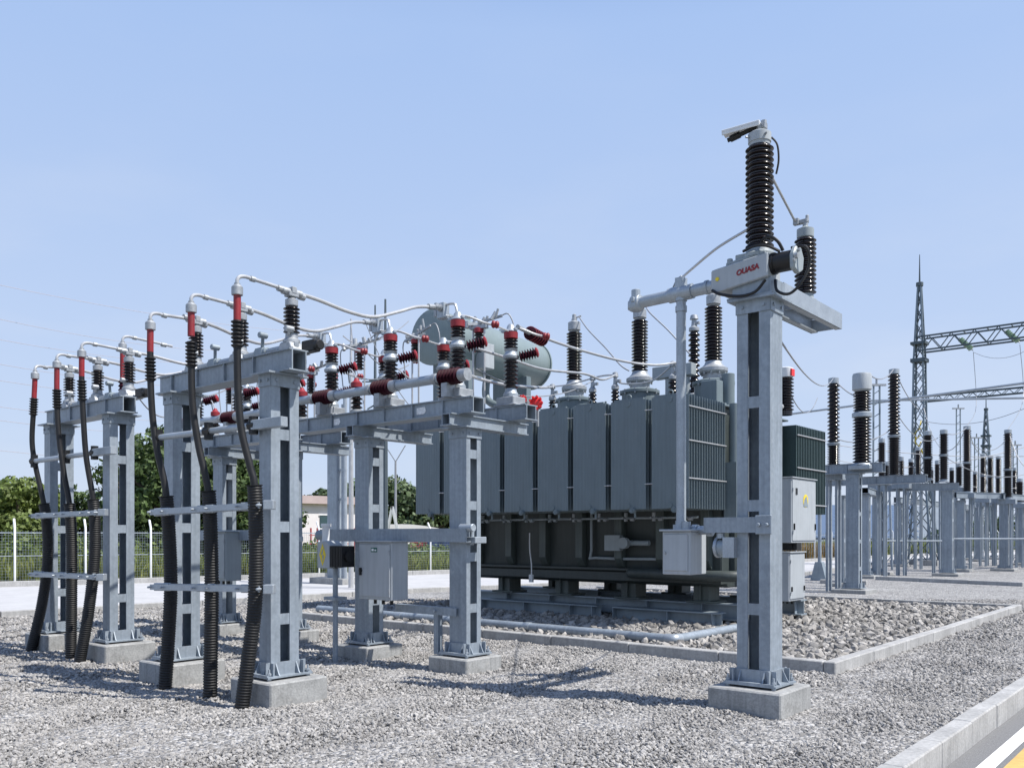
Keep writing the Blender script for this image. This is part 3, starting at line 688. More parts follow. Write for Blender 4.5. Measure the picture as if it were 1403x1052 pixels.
def cabinet(o, sx, sy, h, lab, m=CAB, face='y', rz=PHI, handle=True, name='control_cabinet', extra=None):
    t = thing(name, lab, 'cabinet', o, rz)
    b = MB(); b.box(-sx/2,sx/2,-sy/2,sy/2,0,h); b.build('cabinet_body', m, t, bev=.008)
    b = MB(); e = .025
    if face == 'y': b.box(-sx/2+e,sx/2-e,-sy/2-.016,-sy/2+.002,e*1.6,h-e*1.2)
    else: b.box(sx/2-.002,sx/2+.016,-sy/2+e,sy/2-e,e*1.6,h-e*1.2)
    d = b.build('door', m, t, bev=.005)
    b = MB()
    if face == 'y': b.box(-sx/2-.02,sx/2+.02,-sy/2-.035,sy/2+.01,h,h+.02)
    else: b.box(-sx/2-.01,sx/2+.035,-sy/2-.02,sy/2+.02,h,h+.02)
    b.build('rain_hood', m, t, bev=.004)
    if handle:
        b = MB()
        if face == 'y': b.box(-sx/2+.05,-sx/2+.075,-sy/2-.045,-sy/2-.016,h*.42,h*.55); b.cyl((-sx/2+.0625,-sy/2-.02,h*.5),(0,-1,0),.025,.02,10)
        else: b.box(sx/2+.016,sx/2+.04,-sy/2+.06,-sy/2+.085,h*.2,h*.3); b.box(sx/2+.016,sx/2+.04,sy/2-.08,sy/2-.06,h*.2,h*.3)
        b.build('handle', BLACK, d)
        for z in (h*.16, h*.82):
            b = MB()
            if face == 'y': b.cyl((sx/2-.03,-sy/2-.02,z-.03),(0,0,1),.009,.06,8)
            else: b.cyl((sx/2+.02,-sy/2+.03,z-.03),(0,0,1),.009,.06,8)
            b.build('hinge', CAST, d)
        for k_ in (-.25, 0., .25):
            b = MB(); b.cyl((k_*sx, .0, .003),(0,0,-1),.022,.07,8); b.build('cable_gland', BLACK, t)
    return t
c2 = Vector((*bc[1][0],0))
k = cabinet(grid(c2, .667, -.33, .86), .64, .29, .75, 'big pale grey cabinet with a closed door below the horizontal arm')
b = MB(); b.box(-.06,.06,-.1635,-.161,.62,.68); b.build('door_label', GRNST, k)
b = MB(); b.box(-.045,-.005,-.1655,-.1638,.635,.665); b.box(.01,.045,-.1655,-.1638,.635,.655); b.build('label_sign', GREYST, k)
k = cabinet(grid(c2+BAY2, .50, -.33, .95), .60, .29, .80, 'grey cabinet glimpsed between the nearest conduits', CABD)
# small sheet pedestal below the cabinet
# mechanism box with yellow sign hung on the arm's left end
mo = at(453,778,11.8)
t = thing('mechanism_box', 'grey mechanism box with a yellow warning sign left of the big door cabinet', 'switch box', mo, PHI)
b = MB(); b.prism([(-.15,0),(.11,0),(.11,.32),(.03,.37),(-.15,.35)], -.11, .11, 'y'); b.build('housing', CAB, t, bev=.008)
b = MB(); b.prism([(0,-.15),(.07,0),(0,.15),(-.07,0)], -.1135, -.1112, 'y'); s = b.build('warning_sign', YSTK, t); s.location = (-.03,0,.18)
b = MB(); b.prism([(.0,-.1),(.035,-.01),(.005,-.0),(.02,.1),(-.03,.01),(.0,.0)], -.116, -.1138, 'y'); s = b.build('sign_symbol', GALVD, t); s.location = (-.03,0,.18)
b = MB(); 
for k in range(8): b.box(.12+k*.032,.14+k*.032,-.11,.11,.02,.30)
b.cyl((.10,0,.16),(1,0,0),.07,.3,12); b.build('cooling_fins', BLACK, t)
b = MB(); b.cyl((-.1,0,.36),(0,0,1),.05,.24,12); b.cyl((-.1,0,.56),(0,0,1),.07,.04,12); b.build('neck', WHITEM, t)
b = MB(); b.cyl((.1,.0,0),(0,0,-1),.035,1.29,10); b.box(-.02,.22,-.1,.1,-.42,-.38); b.build('drop_pipe', GALV, t)
# low bracket frame beside the middle column
m0 = Vector((*bc[0][0],0))
t = thing('bracket_frame', 'low angle bracket frame left of the middle breaker gantry column', 'bracket', grid(m0,-.36,-.12,.19), PHI)
b = MB(); b.box(-.04,.04,-.04,.04,0,.50); b.build('post', GALV, t)
b = MB(); b.box(-.75,.36,-.05,-.036,.50,.60); b.box(-.75,.36,-.036,.04,.588,.60); b.build('rail', GALV, t)
b = MB(); b.cyl((0,-.05,.55),(0,-1,0),.02,.03,6); b.build('bolt', GALVB, t)

# ------------------------------------------------------------------ equipment on the tall column
base = Vector((cb.x, cb.y, 3.99))
t = thing('switch_drive', 'drive housing with red lettering and black motor on top of the tall column', 'switch drive', base, PHI)
b = MB(); b.box(-.25,.21,-.20,.22,.001,.02); b.box(-.21,.19,-.16,-.145,.02,.17); b.box(-.21,.19,.145,.16,.02,.17); b.box(.175,.19,-.145,.145,.02,.17); b.build('mounting_frame', GALV, t)
b = MB(); b.prism([(-.42,.14),(-.36,.10),(.17,.17),(.17,.40),(-.36,.34),(-.42,.33)], -.20, .10, 'y'); hs = b.build('housing', CAB, t, bev=.01)
Mx = Matrix.Translation((-.035,-.2035,.265)) @ Matrix.Rotation(R(-7.5),4,'Y') @ Matrix.Rotation(R(90),4,'X')
txt('OUASA', .07, RED, 'lettering', hs, Mx, .001, .0035)
b = MB(); b.cyl((-.35,-.2005,.235),(0,-1,0),.02,.006,12); b.build('seal', YSTK, hs)
b = MB(); b.prism([(-.28,.36),(.12,.405),(.12,.43),(-.28,.39)], -.16, .16, 'y'); b.cyl((-.25,-.13,.37),(0,0,1),.03,.06,8); b.box(-.20,.10,-.12,.12,.40,.46); b.build('saddle', CABD, t, bev=.006)
b = MB(); b.cyl((.18,-.08,.31),(1,0,0),.095,.20,20); b.cyl((.17,-.08,.31),(1,0,0),.105,.03,20); b.build('motor', BLACK, t)
b = MB(); b.prism([(-.11,.20),(.0,.17),(.1,.22),(.12,.34),(.05,.43),(-.06,.42),(-.12,.34)], .38, .43, 'x'); mo_ = b.build('motor_end_cover', CABD, t, bev=.012); mo_.location = (0,-.08,0)
b = MB(); b.cyl((.43,-.10,.31),(1,0,0),.03,.03,8); b.cyl((.43,-.04,.38),(1,0,0),.016,.02,6); b.cyl((.43,-.15,.26),(1,0,0),.016,.02,6); b.build('cover_bolt', CAST, mo_)
b = MB(); b.tube([(-.40,-.21,.13),(-.30,-.235,.07),(-.10,-.24,.015),(.06,-.235,.03),(.16,-.225,.13)], .015, 8, 6); b.build('hose', BLACK, t)
b = MB(); b.tube([(.36,-.10,.42),(.50,-.10,.40),(.52,-.06,.25),(.46,-.10,.08),(.36,-.14,-.02),(.25,-.16,.02),(.21,-.12,.14)], .014, 8, 6); b.build('hose', BLACK, t)
b = MB(); b.tube([(.06,-.10,.55),(.16,-.14,.56),(.24,-.13,.50),(.28,-.1,.41)], .016, 8, 6); b.tube([(-.10,-.15,.47),(.04,-.2,.48),(.16,-.18,.46),(.26,-.12,.40)], .014, 8, 6); b.build('hose', BLACK, t)
# main insulator
ti = thing('tall_insulator', 'tallest brown insulator with flat terminal plate, on the tall right column', 'insulator', base+Vector((0,0,.41)), PHI)
b = MB(); b.lathe([(.17,0),(.17,.03),(.14,.05),(.125,.10)], 24); b.build('base_flange', CABD, ti)
b = MB(); b.lathe(sheds(.10,1.10,.105,.136,18), 32); b.build('porcelain', PORC, ti, ang=40)
b = MB(); b.lathe([(.10,1.10),(.102,1.13),(.11,1.135),(.112,1.22),(.09,1.235),(.05,1.24)], 24); hc = b.build('head_cap', CAB, ti)
b = MB(); b.cyl((-.06,-.08,1.18),(-.6,-.8,0),.012,.05,6); b.cyl((.08,-.06,1.18),(.8,-.6,0),.012,.05,6); b.build('cap_bolt', CAST, hc)
b = MB(); b.M = Matrix.Translation((-.10,-.03,1.300)) @ Matrix.Rotation(R(12),4,'Z') @ Matrix.Rotation(R(-4),4,'Y')
b.box(-.25,.12,-.075,.075,0,.022); b.box(-.25,.12,-.075,-.062,-.03,0); b.build('terminal_plate', WHITEM, ti, bev=.004)
b = MB(); b.tube([(-.30,-.08,1.22),(-.22,-.06,1.24),(-.10,-.03,1.275),(.0,0,1.295)], .022, 8, 4); b.cyl((-.18,-.05,1.255),(-.9,-.2,-.25),.032,.10,10); b.build('lead_clamp', BLACK, ti)
b = MB(); b.cyl((.0,0,1.23),(0,0,1),.035,.09,8); b.cyl((.03,.03,1.315),(0,0,1),.03,.04,8); b.box(-.04,.06,-.02,.05,1.275,1.325); b.build('terminal_stud', CAST, ti)
b = MB(); b.tube([(.10,.05,1.18),(.15,.07,1.1),(.16,.08,.95),(.14,.07,.82)], .01, 6, 5); b.build('lead', BLACK, ti)
# outrigger frame with the small insulator
t = thing('outrigger_frame', 'cantilevered channel frame reaching right from the tall column top', 'frame', grid(cb,0,0,3.99), PHI)
for s in (-1,1):
    b = MB(); xx = s*.17; b.box(xx-.006,xx+.006,.17,1.78,.02,.19); b.box(min(xx,xx-s*.07),max(xx,xx-s*.07),.17,1.78,.02,.034); b.box(min(xx,xx-s*.07),max(xx,xx-s*.07),.17,1.78,.176,.19); b.build('side_channel', GALVB, t)
b = MB(); b.box(-.164,.164,1.768,1.78,.03,.17); b.build('end_channel', GALVB, t)
b = MB(); b.box(-.15,.15,1.01,1.31,.191,.205); b.box(-.164,.164,.62,.632,.035,.16); b.build('cross_plate', GALVB, t)
sm = grid(cb, 0, 1.16)
insulator(sm, 4.197, 5.03, .115, 13, 'smaller brown insulator on the outrigger of the tall column', 'insulators on the tall right column', rc=.76, seg=26, clamp=False, capm=CABD, caph=.13)
t = thing('terminal_clamp', 'small grey terminal clamp atop the smaller outrigger insulator', 'clamp', (sm.x,sm.y,5.03), PHI)
b = MB(); b.cyl((0,0,0),(0,0,1),.03,.05,8); b.box(-.10,.03,-.03,.03,.04,.08); b.box(-.12,-.06,-.05,.0,.03,.1); b.cyl((.02,0,.05),(0,0,1),.02,.07,6); b.build('clamp_body', CAST, t, bev=.004)
wire('connecting_rod', 'pale rod from the tall insulator down to the outrigger insulator', 'rod', [grid(cb,.08,.10,5.22), grid(sm,-.1,-.03,5.10)], .013, ALU, 8)
# horizontal and vertical operating pipes
t = thing('operating_pipe', 'grey T-shaped pipe reaching left from the drive housing and down to waist height', 'pipe', grid(cb,-.40,-.05,4.21), PHI)
b = MB(); b.cyl((0,0,0),(-1,0,-.02),.062,.95,20); b.build('horizontal_pipe', GALVB, t)
b = MB(); b.cyl((-.30,0,-.005),(-1,0,-.02),.078,.27,20); b.cyl((-.435,0,-.09),(0,0,1),.062,.22,16); b.box(-.48,-.39,-.05,.05,.10,.15); b.cyl((-.12,0,0),(-1,0,0),.072,.03,16); b.build('tee_joint', GALVB, t)
b = MB(); b.lathe([(.06,0),(.09,.02),(.09,.1),(.05,.12)], 16, (-.98,0,-.10), (0,0,1)); b.cyl((-.92,0,-.02),(-1,0,0),.085,.10,18); b.cyl((-.97,-.02,.02),(0,0,1),.05,.10,10); b.box(-.99,-.95,-.1,.1,-.02,.03); b.build('end_joint', GALVB, t, bev=.005)
b = MB(); b.cyl((-.435,0,-.09),(0,0,-1),.05,2.3,18); b.cyl((-.435,0,-.14),(0,0,-1),.06,.06,16); b.build('vertical_pipe', GALVB, t)
b = MB(); b.cyl((-.435,0,-2.40),(0,0,-1),.085,.10,14); b.cyl((-.435,0,-2.36),(0,0,-1),.06,.20,12); b.cyl((-.435,0,-2.46),(1,0,0),.045,.36,14); b.cyl((-.30,0,-2.46),(1,0,0),.06,.06,14); b.cyl((-.13,0,-2.46),(1,0,0),.06,.05,14); b.build('lower_joint', GALVB, t)
t = thing('cross_arm', 'grey channel arm clamped at waist height on the tall right column', 'arm', grid(cb,0,-.16,1.80), PHI)
b = MB(); b.box(-.50,.20,-.04,-.026,-.075,.075); b.box(-.50,.20,-.026,.03,.061,.075); b.box(-.50,.20,-.026,.03,-.075,-.061); b.build('channel', GALV, t)
b = MB(); b.box(.06,.22,-.075,-.041,-.09,.09); b.cyl((.10,-.075,.0),(0,-1,0),.02,.03,6); b.cyl((.18,-.075,.0),(0,-1,0),.02,.03,6); b.build('clamp', GALV, t, bev=.005)
t = thing('gear_joint', 'round flanged gear joint on the left side of the tall column', 'gear joint', grid(cb,-.34,-.10,1.58), PHI)
b = MB(); b.cyl((.16,0,0),(-1,0,0),.09,.19,20); b.build('drum', GALVD, t)
b = MB(); b.cyl((-.03,0,0),(-1,0,0),.105,.03,20); b.box(.05,.17,-.11,.11,-.1,.1); b.cyl((0,-.05,.09),(0,0,1),.04,.05,10); b.build('flange', GALVB, t)
for q in range(6):
    a = q*math.pi/3
    b = MB(); b.cyl((-.06,.075*math.cos(a),.075*math.sin(a)),(-1,0,0),.012,.014,6); b.build('bolt', CAST, t)
kb = cabinet(grid(cb,-.78,-.08,1.30), .32, .34, .44, 'small pale junction box hanging below the vertical pipe', CAB, handle=False, name='junction_box')
b = MB(); b.cyl((.05,-.05,.46),(0,0,1),.045,.08,12); b.build('gland', GALVB, kb)
b = MB(); b.cyl((-.12,-.188,.22),(0,-1,0),.015,.012,8); b.build('lock', CAST, kb)
wire('earthing_pipe', 'thin pale conductor rising from the T pipe to the tall insulator', 'conductor', [grid(cb,-.83,-.05,4.36), grid(cb,-.72,-.06,4.42), grid(cb,-.40,-.10,4.57), grid(cb,-.07,-.07,4.70)], .014, ALU, 8)
wire('lead_wire', 'slim grey lead curving beside the thin conductor on the T pipe', 'wire', [grid(cb,-.95,-.02,4.28), grid(cb,-.9,-.02,4.36), grid(cb,-.83,-.05,4.38)], .01, CAST, 6)

# ------------------------------------------------------------------ transformer
TC = Vector((2.97, 14.5, 0))        # near bottom corner of the front radiator bank
T = thing('power_transformer', 'large grey green oil transformer with a row of flat radiators', 'transformer', TC, PHI)
ZB, ZT = 2.13, 4.07; PT = .83
def radiator_mesh(w, nplates, depth):
    b = MB(); nb = 10
    for i in range(nplates):
        y = i*depth/(nplates-1); th = .005
        f = []; bk = []
        for k in range(nb*4+1):
            x = -w/2+w*k/(nb*4); ph = k % 4
            bu = .0 if ph == 0 else (.004 if ph in (1,3) else .0055)
            f.append((x, y-th-bu)); bk.append((x, y+th+bu))
        b.prism(f+bk[::-1], ZB+.02, ZT-.02, 'z')
    return b
w = PT-.115; NP = 15; DEP = 1.30
rb = radiator_mesh(w, NP, DEP); rme = None
for k in range(8):
    xc = -PT*(k+.5)
    if rme is None:
        o = rb.build('radiator', TPAINT, T, (xc, .03, 0), ang=50); rme = o
        b = MB()
        b.cyl((0,-.02,ZT-.08),(0,1,0),.05,DEP+.22,12); b.cyl((0,-.02,ZB+.08),(0,1,0),.05,DEP+.22,12); b.build('header', TPAINT, o)
        b = MB(); b.M = Matrix.Translation((0,.0,ZT+.0))
        tor = [(0,.0+.0,.0)]; P = [(.045*math.cos(a), .02, .035+.045*math.sin(a)) for a in np.linspace(0, 2*math.pi, 14)]
        b.tube(P, .014, 8); b.box(-.30,.30,.0,.05,-.02,.012); b.build('lifting_eye', TPAINT, o)
        b = MB(); b.cyl((.1,-.06,ZB+.0),(0,1,0),.05,.08,14); b.cyl((.1,-.07,ZB+.0),(0,1,0),.025,.02,8); b.cyl((.1,.06,ZB-.12),(0,0,1),.02,.2,6); b.build('drain_flange', TPAINT, o)
    else:
        o2 = rme.copy(); COL.objects.link(o2); o2.parent = T; o2.location = (xc,.03,0)
        for ch in list(rme.children):
            c = ch.copy(); COL.objects.link(c); c.parent = o2
for z in (ZT-.22, (ZB+ZT)/2+.18, ZB+.52):
    b = MB(); b.cyl((-.045,.0,z),(0,1,0),.012,DEP+.06,8); b.build('tie_rod', ALU, T)
for k in range(7):
    for z in (ZT-.22, ZB+.45):
        b = MB(); b.cyl((-PT*(k+1)-.075,.02,z),(1,0,0),.01,.15,6); b.build('tie_rod', ALU, T)
# tank
TX0, TX1, TY0, TY1 = -6.35, -.22, 1.52, 4.25
b = MB()
pl = [(TY0,.98),(TY0+.25,.74),(TY1-.25,.74),(TY1,.98),(TY1,4.02),(TY0,4.02)]
b.prism(pl, TX0, TX1, 'x'); tk = b.build('tank', TDARK, T, bev=.02)
for k, x in enumerate(np.linspace(TX0+.3, TX1-.25, 7)):
    b = MB(); b.prism([(TY0-.001,1.07),(TY0-.05,1.07),(TY0-.17,1.25),(TY0-.17,3.9),(TY0-.001,3.95)], x-.085, x+.085, 'x'); b.build('stiffener', TRIB, tk, bev=.008)
for y in np.linspace(TY0+.4, TY1-.4, 3):
    b = MB(); b.prism([(TX1+.001,.95),(TX1+.10,1.05),(TX1+.12,3.9),(TX1+.001,3.95)], y-.07, y+.07, 'y'); b.build('stiffener', TDARK, tk, bev=.008)
b = MB(); b.box(TX0-.08,TX1+.08,TY0-.10,TY1+.10,4.02,4.06); b.box(TX0+.1,TX1-.1,TY0+.1,TY1-.1,4.06,4.14); b.build('cover', TPAINT, T, bev=.008)
b = MB(); b.box(TX0-.04,TX1+.04,TY0-.16,TY0-.001,1.02,1.06); b.box(TX0-.04,TX1+.04,TY0-.10,TY0+.24,.82,.98); b.build('bottom_flange', TDARK, T)
b = MB(); b.tube([(-2.1,TY0-.02,.98),(-2.0,TY0-.2,.98),(-1.8,TY0-.26,.98),(TX1-.2,TY0-.26,.97),(TX1+.25,TY0-.16,.97),(TX1+.42,TY0+.1,.97),(TX1+.42,TY0+.8,.97)], .10, 14, 3); b.build('oil_pipe', TDARK, T)
b = MB(); b.cyl((-2.1,TY0-.02,1.55),(0,-1,0),.06,.28,12); b.cyl((-2.1,TY0-.24,1.55),(0,-1,0),.11,.03,14); b.cyl((-2.1,TY0-.32,1.55),(0,-1,0),.11,.03,14); b.box(-2.55,-2.2,TY0-.3,TY0-.18,1.40,1.7); b.cyl((-2.1,TY0-.2,1.55),(1,0,0),.05,.5,10); b.build('valve', CABD, T)
b = MB(); b.cyl((-.75,TY0-.02,1.45),(0,-1,0),.07,.30,12); b.cyl((-.75,TY0-.25,1.45),(0,-1,0),.12,.04,14); b.cyl((-.75,TY0-.33,1.3),(0,0,1),.05,.3,10); b.build('valve', TPAINT, T)
b = MB(); b.tube([(TX0+.3,TY0-.5,2.02),(TX1-.2,TY0-.5,2.02)], .022, 8); b.build('drain_line', CABD, T)
for x in np.linspace(TX0+.8, TX1-.5, 9):
    b = MB(); b.cyl((x,TY0-.5,1.96),(0,0,1),.035,.16,8); b.cyl((x,TY0-.62,2.02),(0,1,0),.02,.2,8); b.cyl((x+.12,TY0-.52,2.0),(1,0,0),.04,.08,10); b.build('drain_valve', [CABD,CAST][int(x*7)%2], T)
b = MB(); b.tube([(-4.5,TY0-.20,1.75),(-4.48,TY0-.22,1.4),(-4.42,TY0-.24,1.1),(-4.40,TY0-.26,.85)], .014, 6, 4); b.box(-4.45,-4.36,TY0-.29,TY0-.24,.72,.88); b.build('earth_strap', WHITEM, T)
b = MB(); b.tube([(-3.0,TY0-.06,3.0),(-3.0,TY0-.09,1.4),(-2.9,TY0-.09,1.25),(-1.2,TY0-.09,1.25)], .03, 8, 3); b.build('cable_run', CABD, T)

# wheels / jacking feet and rails
for x in (-5.6,-4.0,-2.35,-.75):
    for y in (TY0+.45, TY1-.45):
        b = MB(); b.box(x-.17,x+.17,y-.2,y+.2,.44,.78); b.box(x-.012,x+.012,y-.27,y-.2,.48,.78); b.box(x-.3,x+.3,y-.26,y+.26,.44,.48); b.prism([(x-.22,.78),(x+.22,.78),(x+.3,.9),(x-.3,.9)], y-.2, y+.2, 'y'); b.build('foot', TRIB, T, bev=.01)
def rail(o, x0, x1, lab, h=.30, axis='x'):
    t = thing('rail_beam', lab, 'beam', o, PHI+(0 if axis == 'x' else R(90)), 'steel beams under the transformer')
    b = MB(); w = .30
    b.box(x0,x1,-w/2,w/2,h-.025,h); b.box(x0,x1,-w/2,w/2,0,.025); b.box(x0,x1,-.012,.012,.025,h-.025)
    for x in np.arange(x0+.02, x1, 1.2): b.box(x-.008,x+.008,-w/2+.01,w/2-.01,.025,h-.025)
    b.build('beam_body', GALVD, t); b = MB(); b.box(x1-.14,x1-.12,-w/2+.005,w/2-.005,.025,h-.025); b.build('end_plate', GALVD, t)
rail(grid(TC,-.2,TY0+.45,.14), -6.6, .60, 'front long steel beam carrying the transformer feet')
rail(grid(TC,-.2,TY1-.45,.14), -6.6, .60, 'rear long steel beam under the far side of the transformer')
rail(grid(TC,-.30,TY0-.05,.05), -2.15, .12, 'near short steel beam lying before the transformer with open end right', .26)
rail(grid(TC,-3.3,TY0-.05,.05), -2.6, .5, 'farther short steel beam lying before the transformer', .26)
# bushings
def hv(x, y, h0, lab=None):
    D = .14
    b = MB(); b.lathe([(.36,4.05),(.36,4.40+D),(.40,4.41+D),(.40,4.46+D),(.30,4.50+D),(.20,4.52+D)], 28, (x,y,0)); tr = b.build('turret', TPAINT, T)
    fb = b = MB(); b.lathe([(.20,4.52+D),(.20,4.62+D),(.25,4.63+D),(.27,4.66+D),(.27,4.72+D),(.22,4.75+D),(.17,4.80+D),(.15,4.86+D)], 24, (x,y,0));
    for k in range(10):
        a = k*.628
        b.cyl((x+.24*math.cos(a), y+.24*math.sin(a), 4.6+D),(0,0,1),.018,.09,6); b.cyl((x+.38*math.cos(a), y+.38*math.sin(a), 4.38+D),(0,0,1),.02,.1,6)
    b.build('bushing_flange', CAST, tr)
    b = MB(); b.lathe(sheds(4.86+D,5.90+D,.115,.168,16), 28, (x,y,0)); bu = b.build('bushing', PORC, T, ang=40)
    b = MB(); b.lathe([(.10,5.90+D),(.11,5.93+D),(.135,5.94+D),(.135,6.10+D),(.11,6.12+D),(.06,6.14+D),(.06,6.18+D),(.045,6.19+D),(.045,6.27+D),(.02,6.29+D)], 20, (x,y,0)); b.build('bushing_cap', CAST, bu)
    b = MB(); b.cyl((x,y,6.2+D),(.8,.3,.2),.02,.16,8); b.build('terminal', ALU, bu)
    
    return grid(TC, x+.1, y+.04, 6.36)
hvt = [hv(-.724-1.63*k, 2.2, 0) for k in range(3)]
def lv(x, y, h, r=.085, n=5, z=4.06):
    b = MB(); b.lathe([(r*1.3,z),(r*1.3,z+.06),(r*.9,z+.1)], 16, (x,y,0)); f = b.build('bushing_base', CAST, T)
    b = MB(); b.lathe(sheds(z+.1,z+h,r*.62,r,n), 18, (x,y,0)); b.build('small_bushing', PORC, f, ang=40)
    b = MB(); b.lathe([(r*.6,z+h),(r*.9,z+h+.02),(r*.9,z+h+.08),(r*.5,z+h+.12),(r*.4,z+h+.25),(r*.75,z+h+.26),(r*.6,z+h+.34),(r*.2,z+h+.36)], 14, (x,y,0)); b.box(x-.02,x+.12,y-.03,y+.03,z+h+.15,z+h+.2); b.build('small_bushing_terminal', CAST, f)
    return grid(TC, x, y, z+h+.3)
def find_x(px, y):   # grid x on the cover that is seen at a given column of the photograph
    s = (px-701.5)/1200; o = TC+AY*y
    return (s*o.y-o.x)/(AX.x-s*AX.y)
lvt = [lv(find_x(757,1.35), 1.35, .40), lv(find_x(812,1.35), 1.35, .46), lv(find_x(843,1.35), 1.35, .46), lv(find_x(922,1.3), 1.3, .50, .09)]
lv(find_x(951,3.1), 3.1, 1.35, .12, 12, 4.5)
b = MB(); b.cyl((find_x(951,3.1),3.1,4.05),(0,0,1),.2,.5,18); b.build('turret', TPAINT, T)
b = MB(); b.cyl((-.35,2.05,4.0),(0,0,1),.12,.7,16); b.box(-.62,-.30,1.50,1.75,4.07,4.52); b.build('relay_box', TPAINT, T, bev=.01)
x9 = find_x(930,1.9)
b = MB(); b.box(x9-.5,x9+.35,1.75,1.95,4.72,4.95); b.cyl((x9-.2,1.85,4.1),(0,0,1),.06,.62,10); b.cyl((x9+.2,1.85,4.1),(0,0,1),.06,.62,10); b.build('terminal_bracket', CABD, T, bev=.01)
for k, (px, y, h_, r_) in enumerate([(770,1.0,.22,.05),(800,.9,.14,.07),(830,1.05,.25,.04),(865,.8,.16,.06),(900,.9,.24,.05),(735,1.1,.2,.06),(945,.9,.18,.05)]):
    x_ = find_x(px, y+.6); b = MB(); b.cyl((x_,y+.6,4.05),(0,0,1),r_,h_,12); b.cyl((x_,y+.6,4.05+h_),(0,0,1),r_*1.4,.03,12); b.cyl((x_,y+.6,4.08+h_),(0,0,1),r_*.5,.05,8); b.build('lid_fitting', [TPAINT,CAST][k%2], T)
b = MB(); b.tube([(-6.2,1.62,4.17),(-.4,1.62,4.17)], .035, 10); b.build('gas_pipe', TPAINT, T)
# conservator
CA = at(594,461,19); CA.z = 6.0; CB = at(728,501,22.3); CB.z = 6.0
M4 = (Matrix.Translation(TC) @ Matrix.Rotation(PHI,4,'Z')).inverted()
ca = M4 @ CA; cbv = M4 @ CB; d = (cbv-ca).normalized(); L = (cbv-ca).length
b = MB(); b.lathe([(.50,-.03),(.575,0),(.58,.02),(.58,L-.02),(.575,L),(.50,L+.03)], 40, ca, d); cs = b.build('conservator', TPALE, T, ang=25)
b = MB(); b.lathe([(.605,-.02),(.615,-.015),(.615,.03),(.605,.035),(.575,.02)], 40, ca, d); b.build('rim', TPALE, cs); b = MB(); b.lathe([(.575,L-.03),(.61,L-.03),(.61,L+.02),(.575,L+.02)], 40, ca, d); b.build('rim', TPALE, cs)
b = MB(); b.cyl(ca+d*1.2+Vector((0,0,.55)),(0,0,1),.09,.09,12); b.cyl(ca+d*2.6+Vector((0,0,.55)),(0,0,1),.06,.10,12); b.build('filler_cap', TPALE, cs)
sd = Vector((-d.y,d.x,0))
for k in (.7, L-.9):
    p = ca+d*k; b = MB(); b.M = Matrix.Translation((p.x,p.y,0)) @ Matrix.Rotation(math.atan2(d.y,d.x),4,'Z')
    b.box(-.10,.10,-.5,.5,4.7,5.55); b.box(-.15,.15,-.28,.28,3.9,4.7); b.build('saddle_stand', TPAINT, T, bev=.008)
p = ca+d*2.0-Vector((0,0,.58)); b = MB(); b.tube([p, p-Vector((0,0,.5)), p+Vector((.5,.0,-.75)), p+Vector((1.2,.2,-.8))], .09, 12, 5); b.build('oil_feed_pipe', TPAINT, T)
p = ca+d*1.1+sd*-.62; b = MB(); b.box(p.x-.14,p.x+.14,p.y-.2,p.y+.12,5.40,5.95); b.build('gauge_box', CAB, T, bev=.01)
# back radiator bank, painted darker
for k in range(3):
    o2 = None
    b = MB()
    for i in range(19): b.box(-.40,.40, i*.088-.012, i*.088+.012, ZB+.02, ZT-.12)
    b.cyl((0,-.1,ZT-.25),(0,1,0),.05,1.5,10); b.cyl((0,-.1,ZB+.15),(0,1,0),.05,1.5,10)
    o2 = b.build('rear_radiator', TGREEN, T, (.02-.42-.86*k, 4.42, 0))
    for z in (ZT-.32, ZB+.95, ZB+.2):
        b = MB(); b.cyl((.415,0,z),(0,1,0),.014,1.6,8); b.build('tie_rod', ALU, o2)
# risers and pipes at the right end
b = MB(); b.cyl((.02,1.55,2.0),(0,0,1),.09,2.05,14); b.box(-.12,.12,1.42,1.68,1.95,3.0); b.build('riser_pipe', TPAINT, T)
b = MB(); b.tube([(.35,2.55,2.7),(.35,2.55,4.0),(.32,2.9,4.12)], .05, 10, 4); b.build('cable_pipe', ALU, T)
# red-capped small arrester at the right end of the cover
x8 = find_x(1077, 3.4)
b = MB(); b.lathe(sheds(4.1,4.75,.1,.15,10), 18, (x8,3.4,0)); b.lathe([(.12,4.02),(.12,4.1)],12,(x8,3.4,0)); ar = b.build('arrester', PORC, T, ang=40)
b = MB(); b.lathe([(.13,4.75),(.135,4.77),(.135,4.93),(.08,4.95)], 18, (x8,3.4,0)); b.build('arrester_cap', WHITEM, ar)
b = MB(); b.box(x8+.10,x8+.145,3.33,3.47,4.77,4.90); b.build('red_plate', REDB, ar)
# control cabinets fixed to the transformer's right end
o = grid(TC, .52, 2.95, 1.56)
k = cabinet(o, .42, 1.15, 1.18, 'upper grey control cabinet with a yellow warning sign right of the tall column', CAB, 'x')
b = MB(); b.M = Matrix.Translation((.2285,.05,.78)); b.cyl((0,0,0),(1,0,0),.12,.002,16); b.build('warning_sign', YSTK, k)
b = MB(); b.M = Matrix.Translation((.2310,.05,.78)); b.prism([(-.10,-.11),(.10,-.11),(.07,.03),(-.07,.03)], 0, .0015, 'x'); b.prism([(-.02,-.02),(.04,-.02),(.05,.08),(-.03,.06)], .002, .003, 'x'); b.build('sign_symbol', GALVD, k)
b = MB(); b.box(.228,.234,-.42,-.34,.88,1.0); b.build('inspection_window', BLACK, k)
b = MB(); b.box(.1,.2,-.3,-.1,-.14,0); b.box(-.1,.12,-.35,.1,-.14,0); b.build('cable_entry', BLACK, k)
o = grid(TC, .52, 2.70, .50)
k = cabinet(o, .36, .72, .88, 'lower pale control box on a post beneath the warning sign cabinet', CAB, 'x')
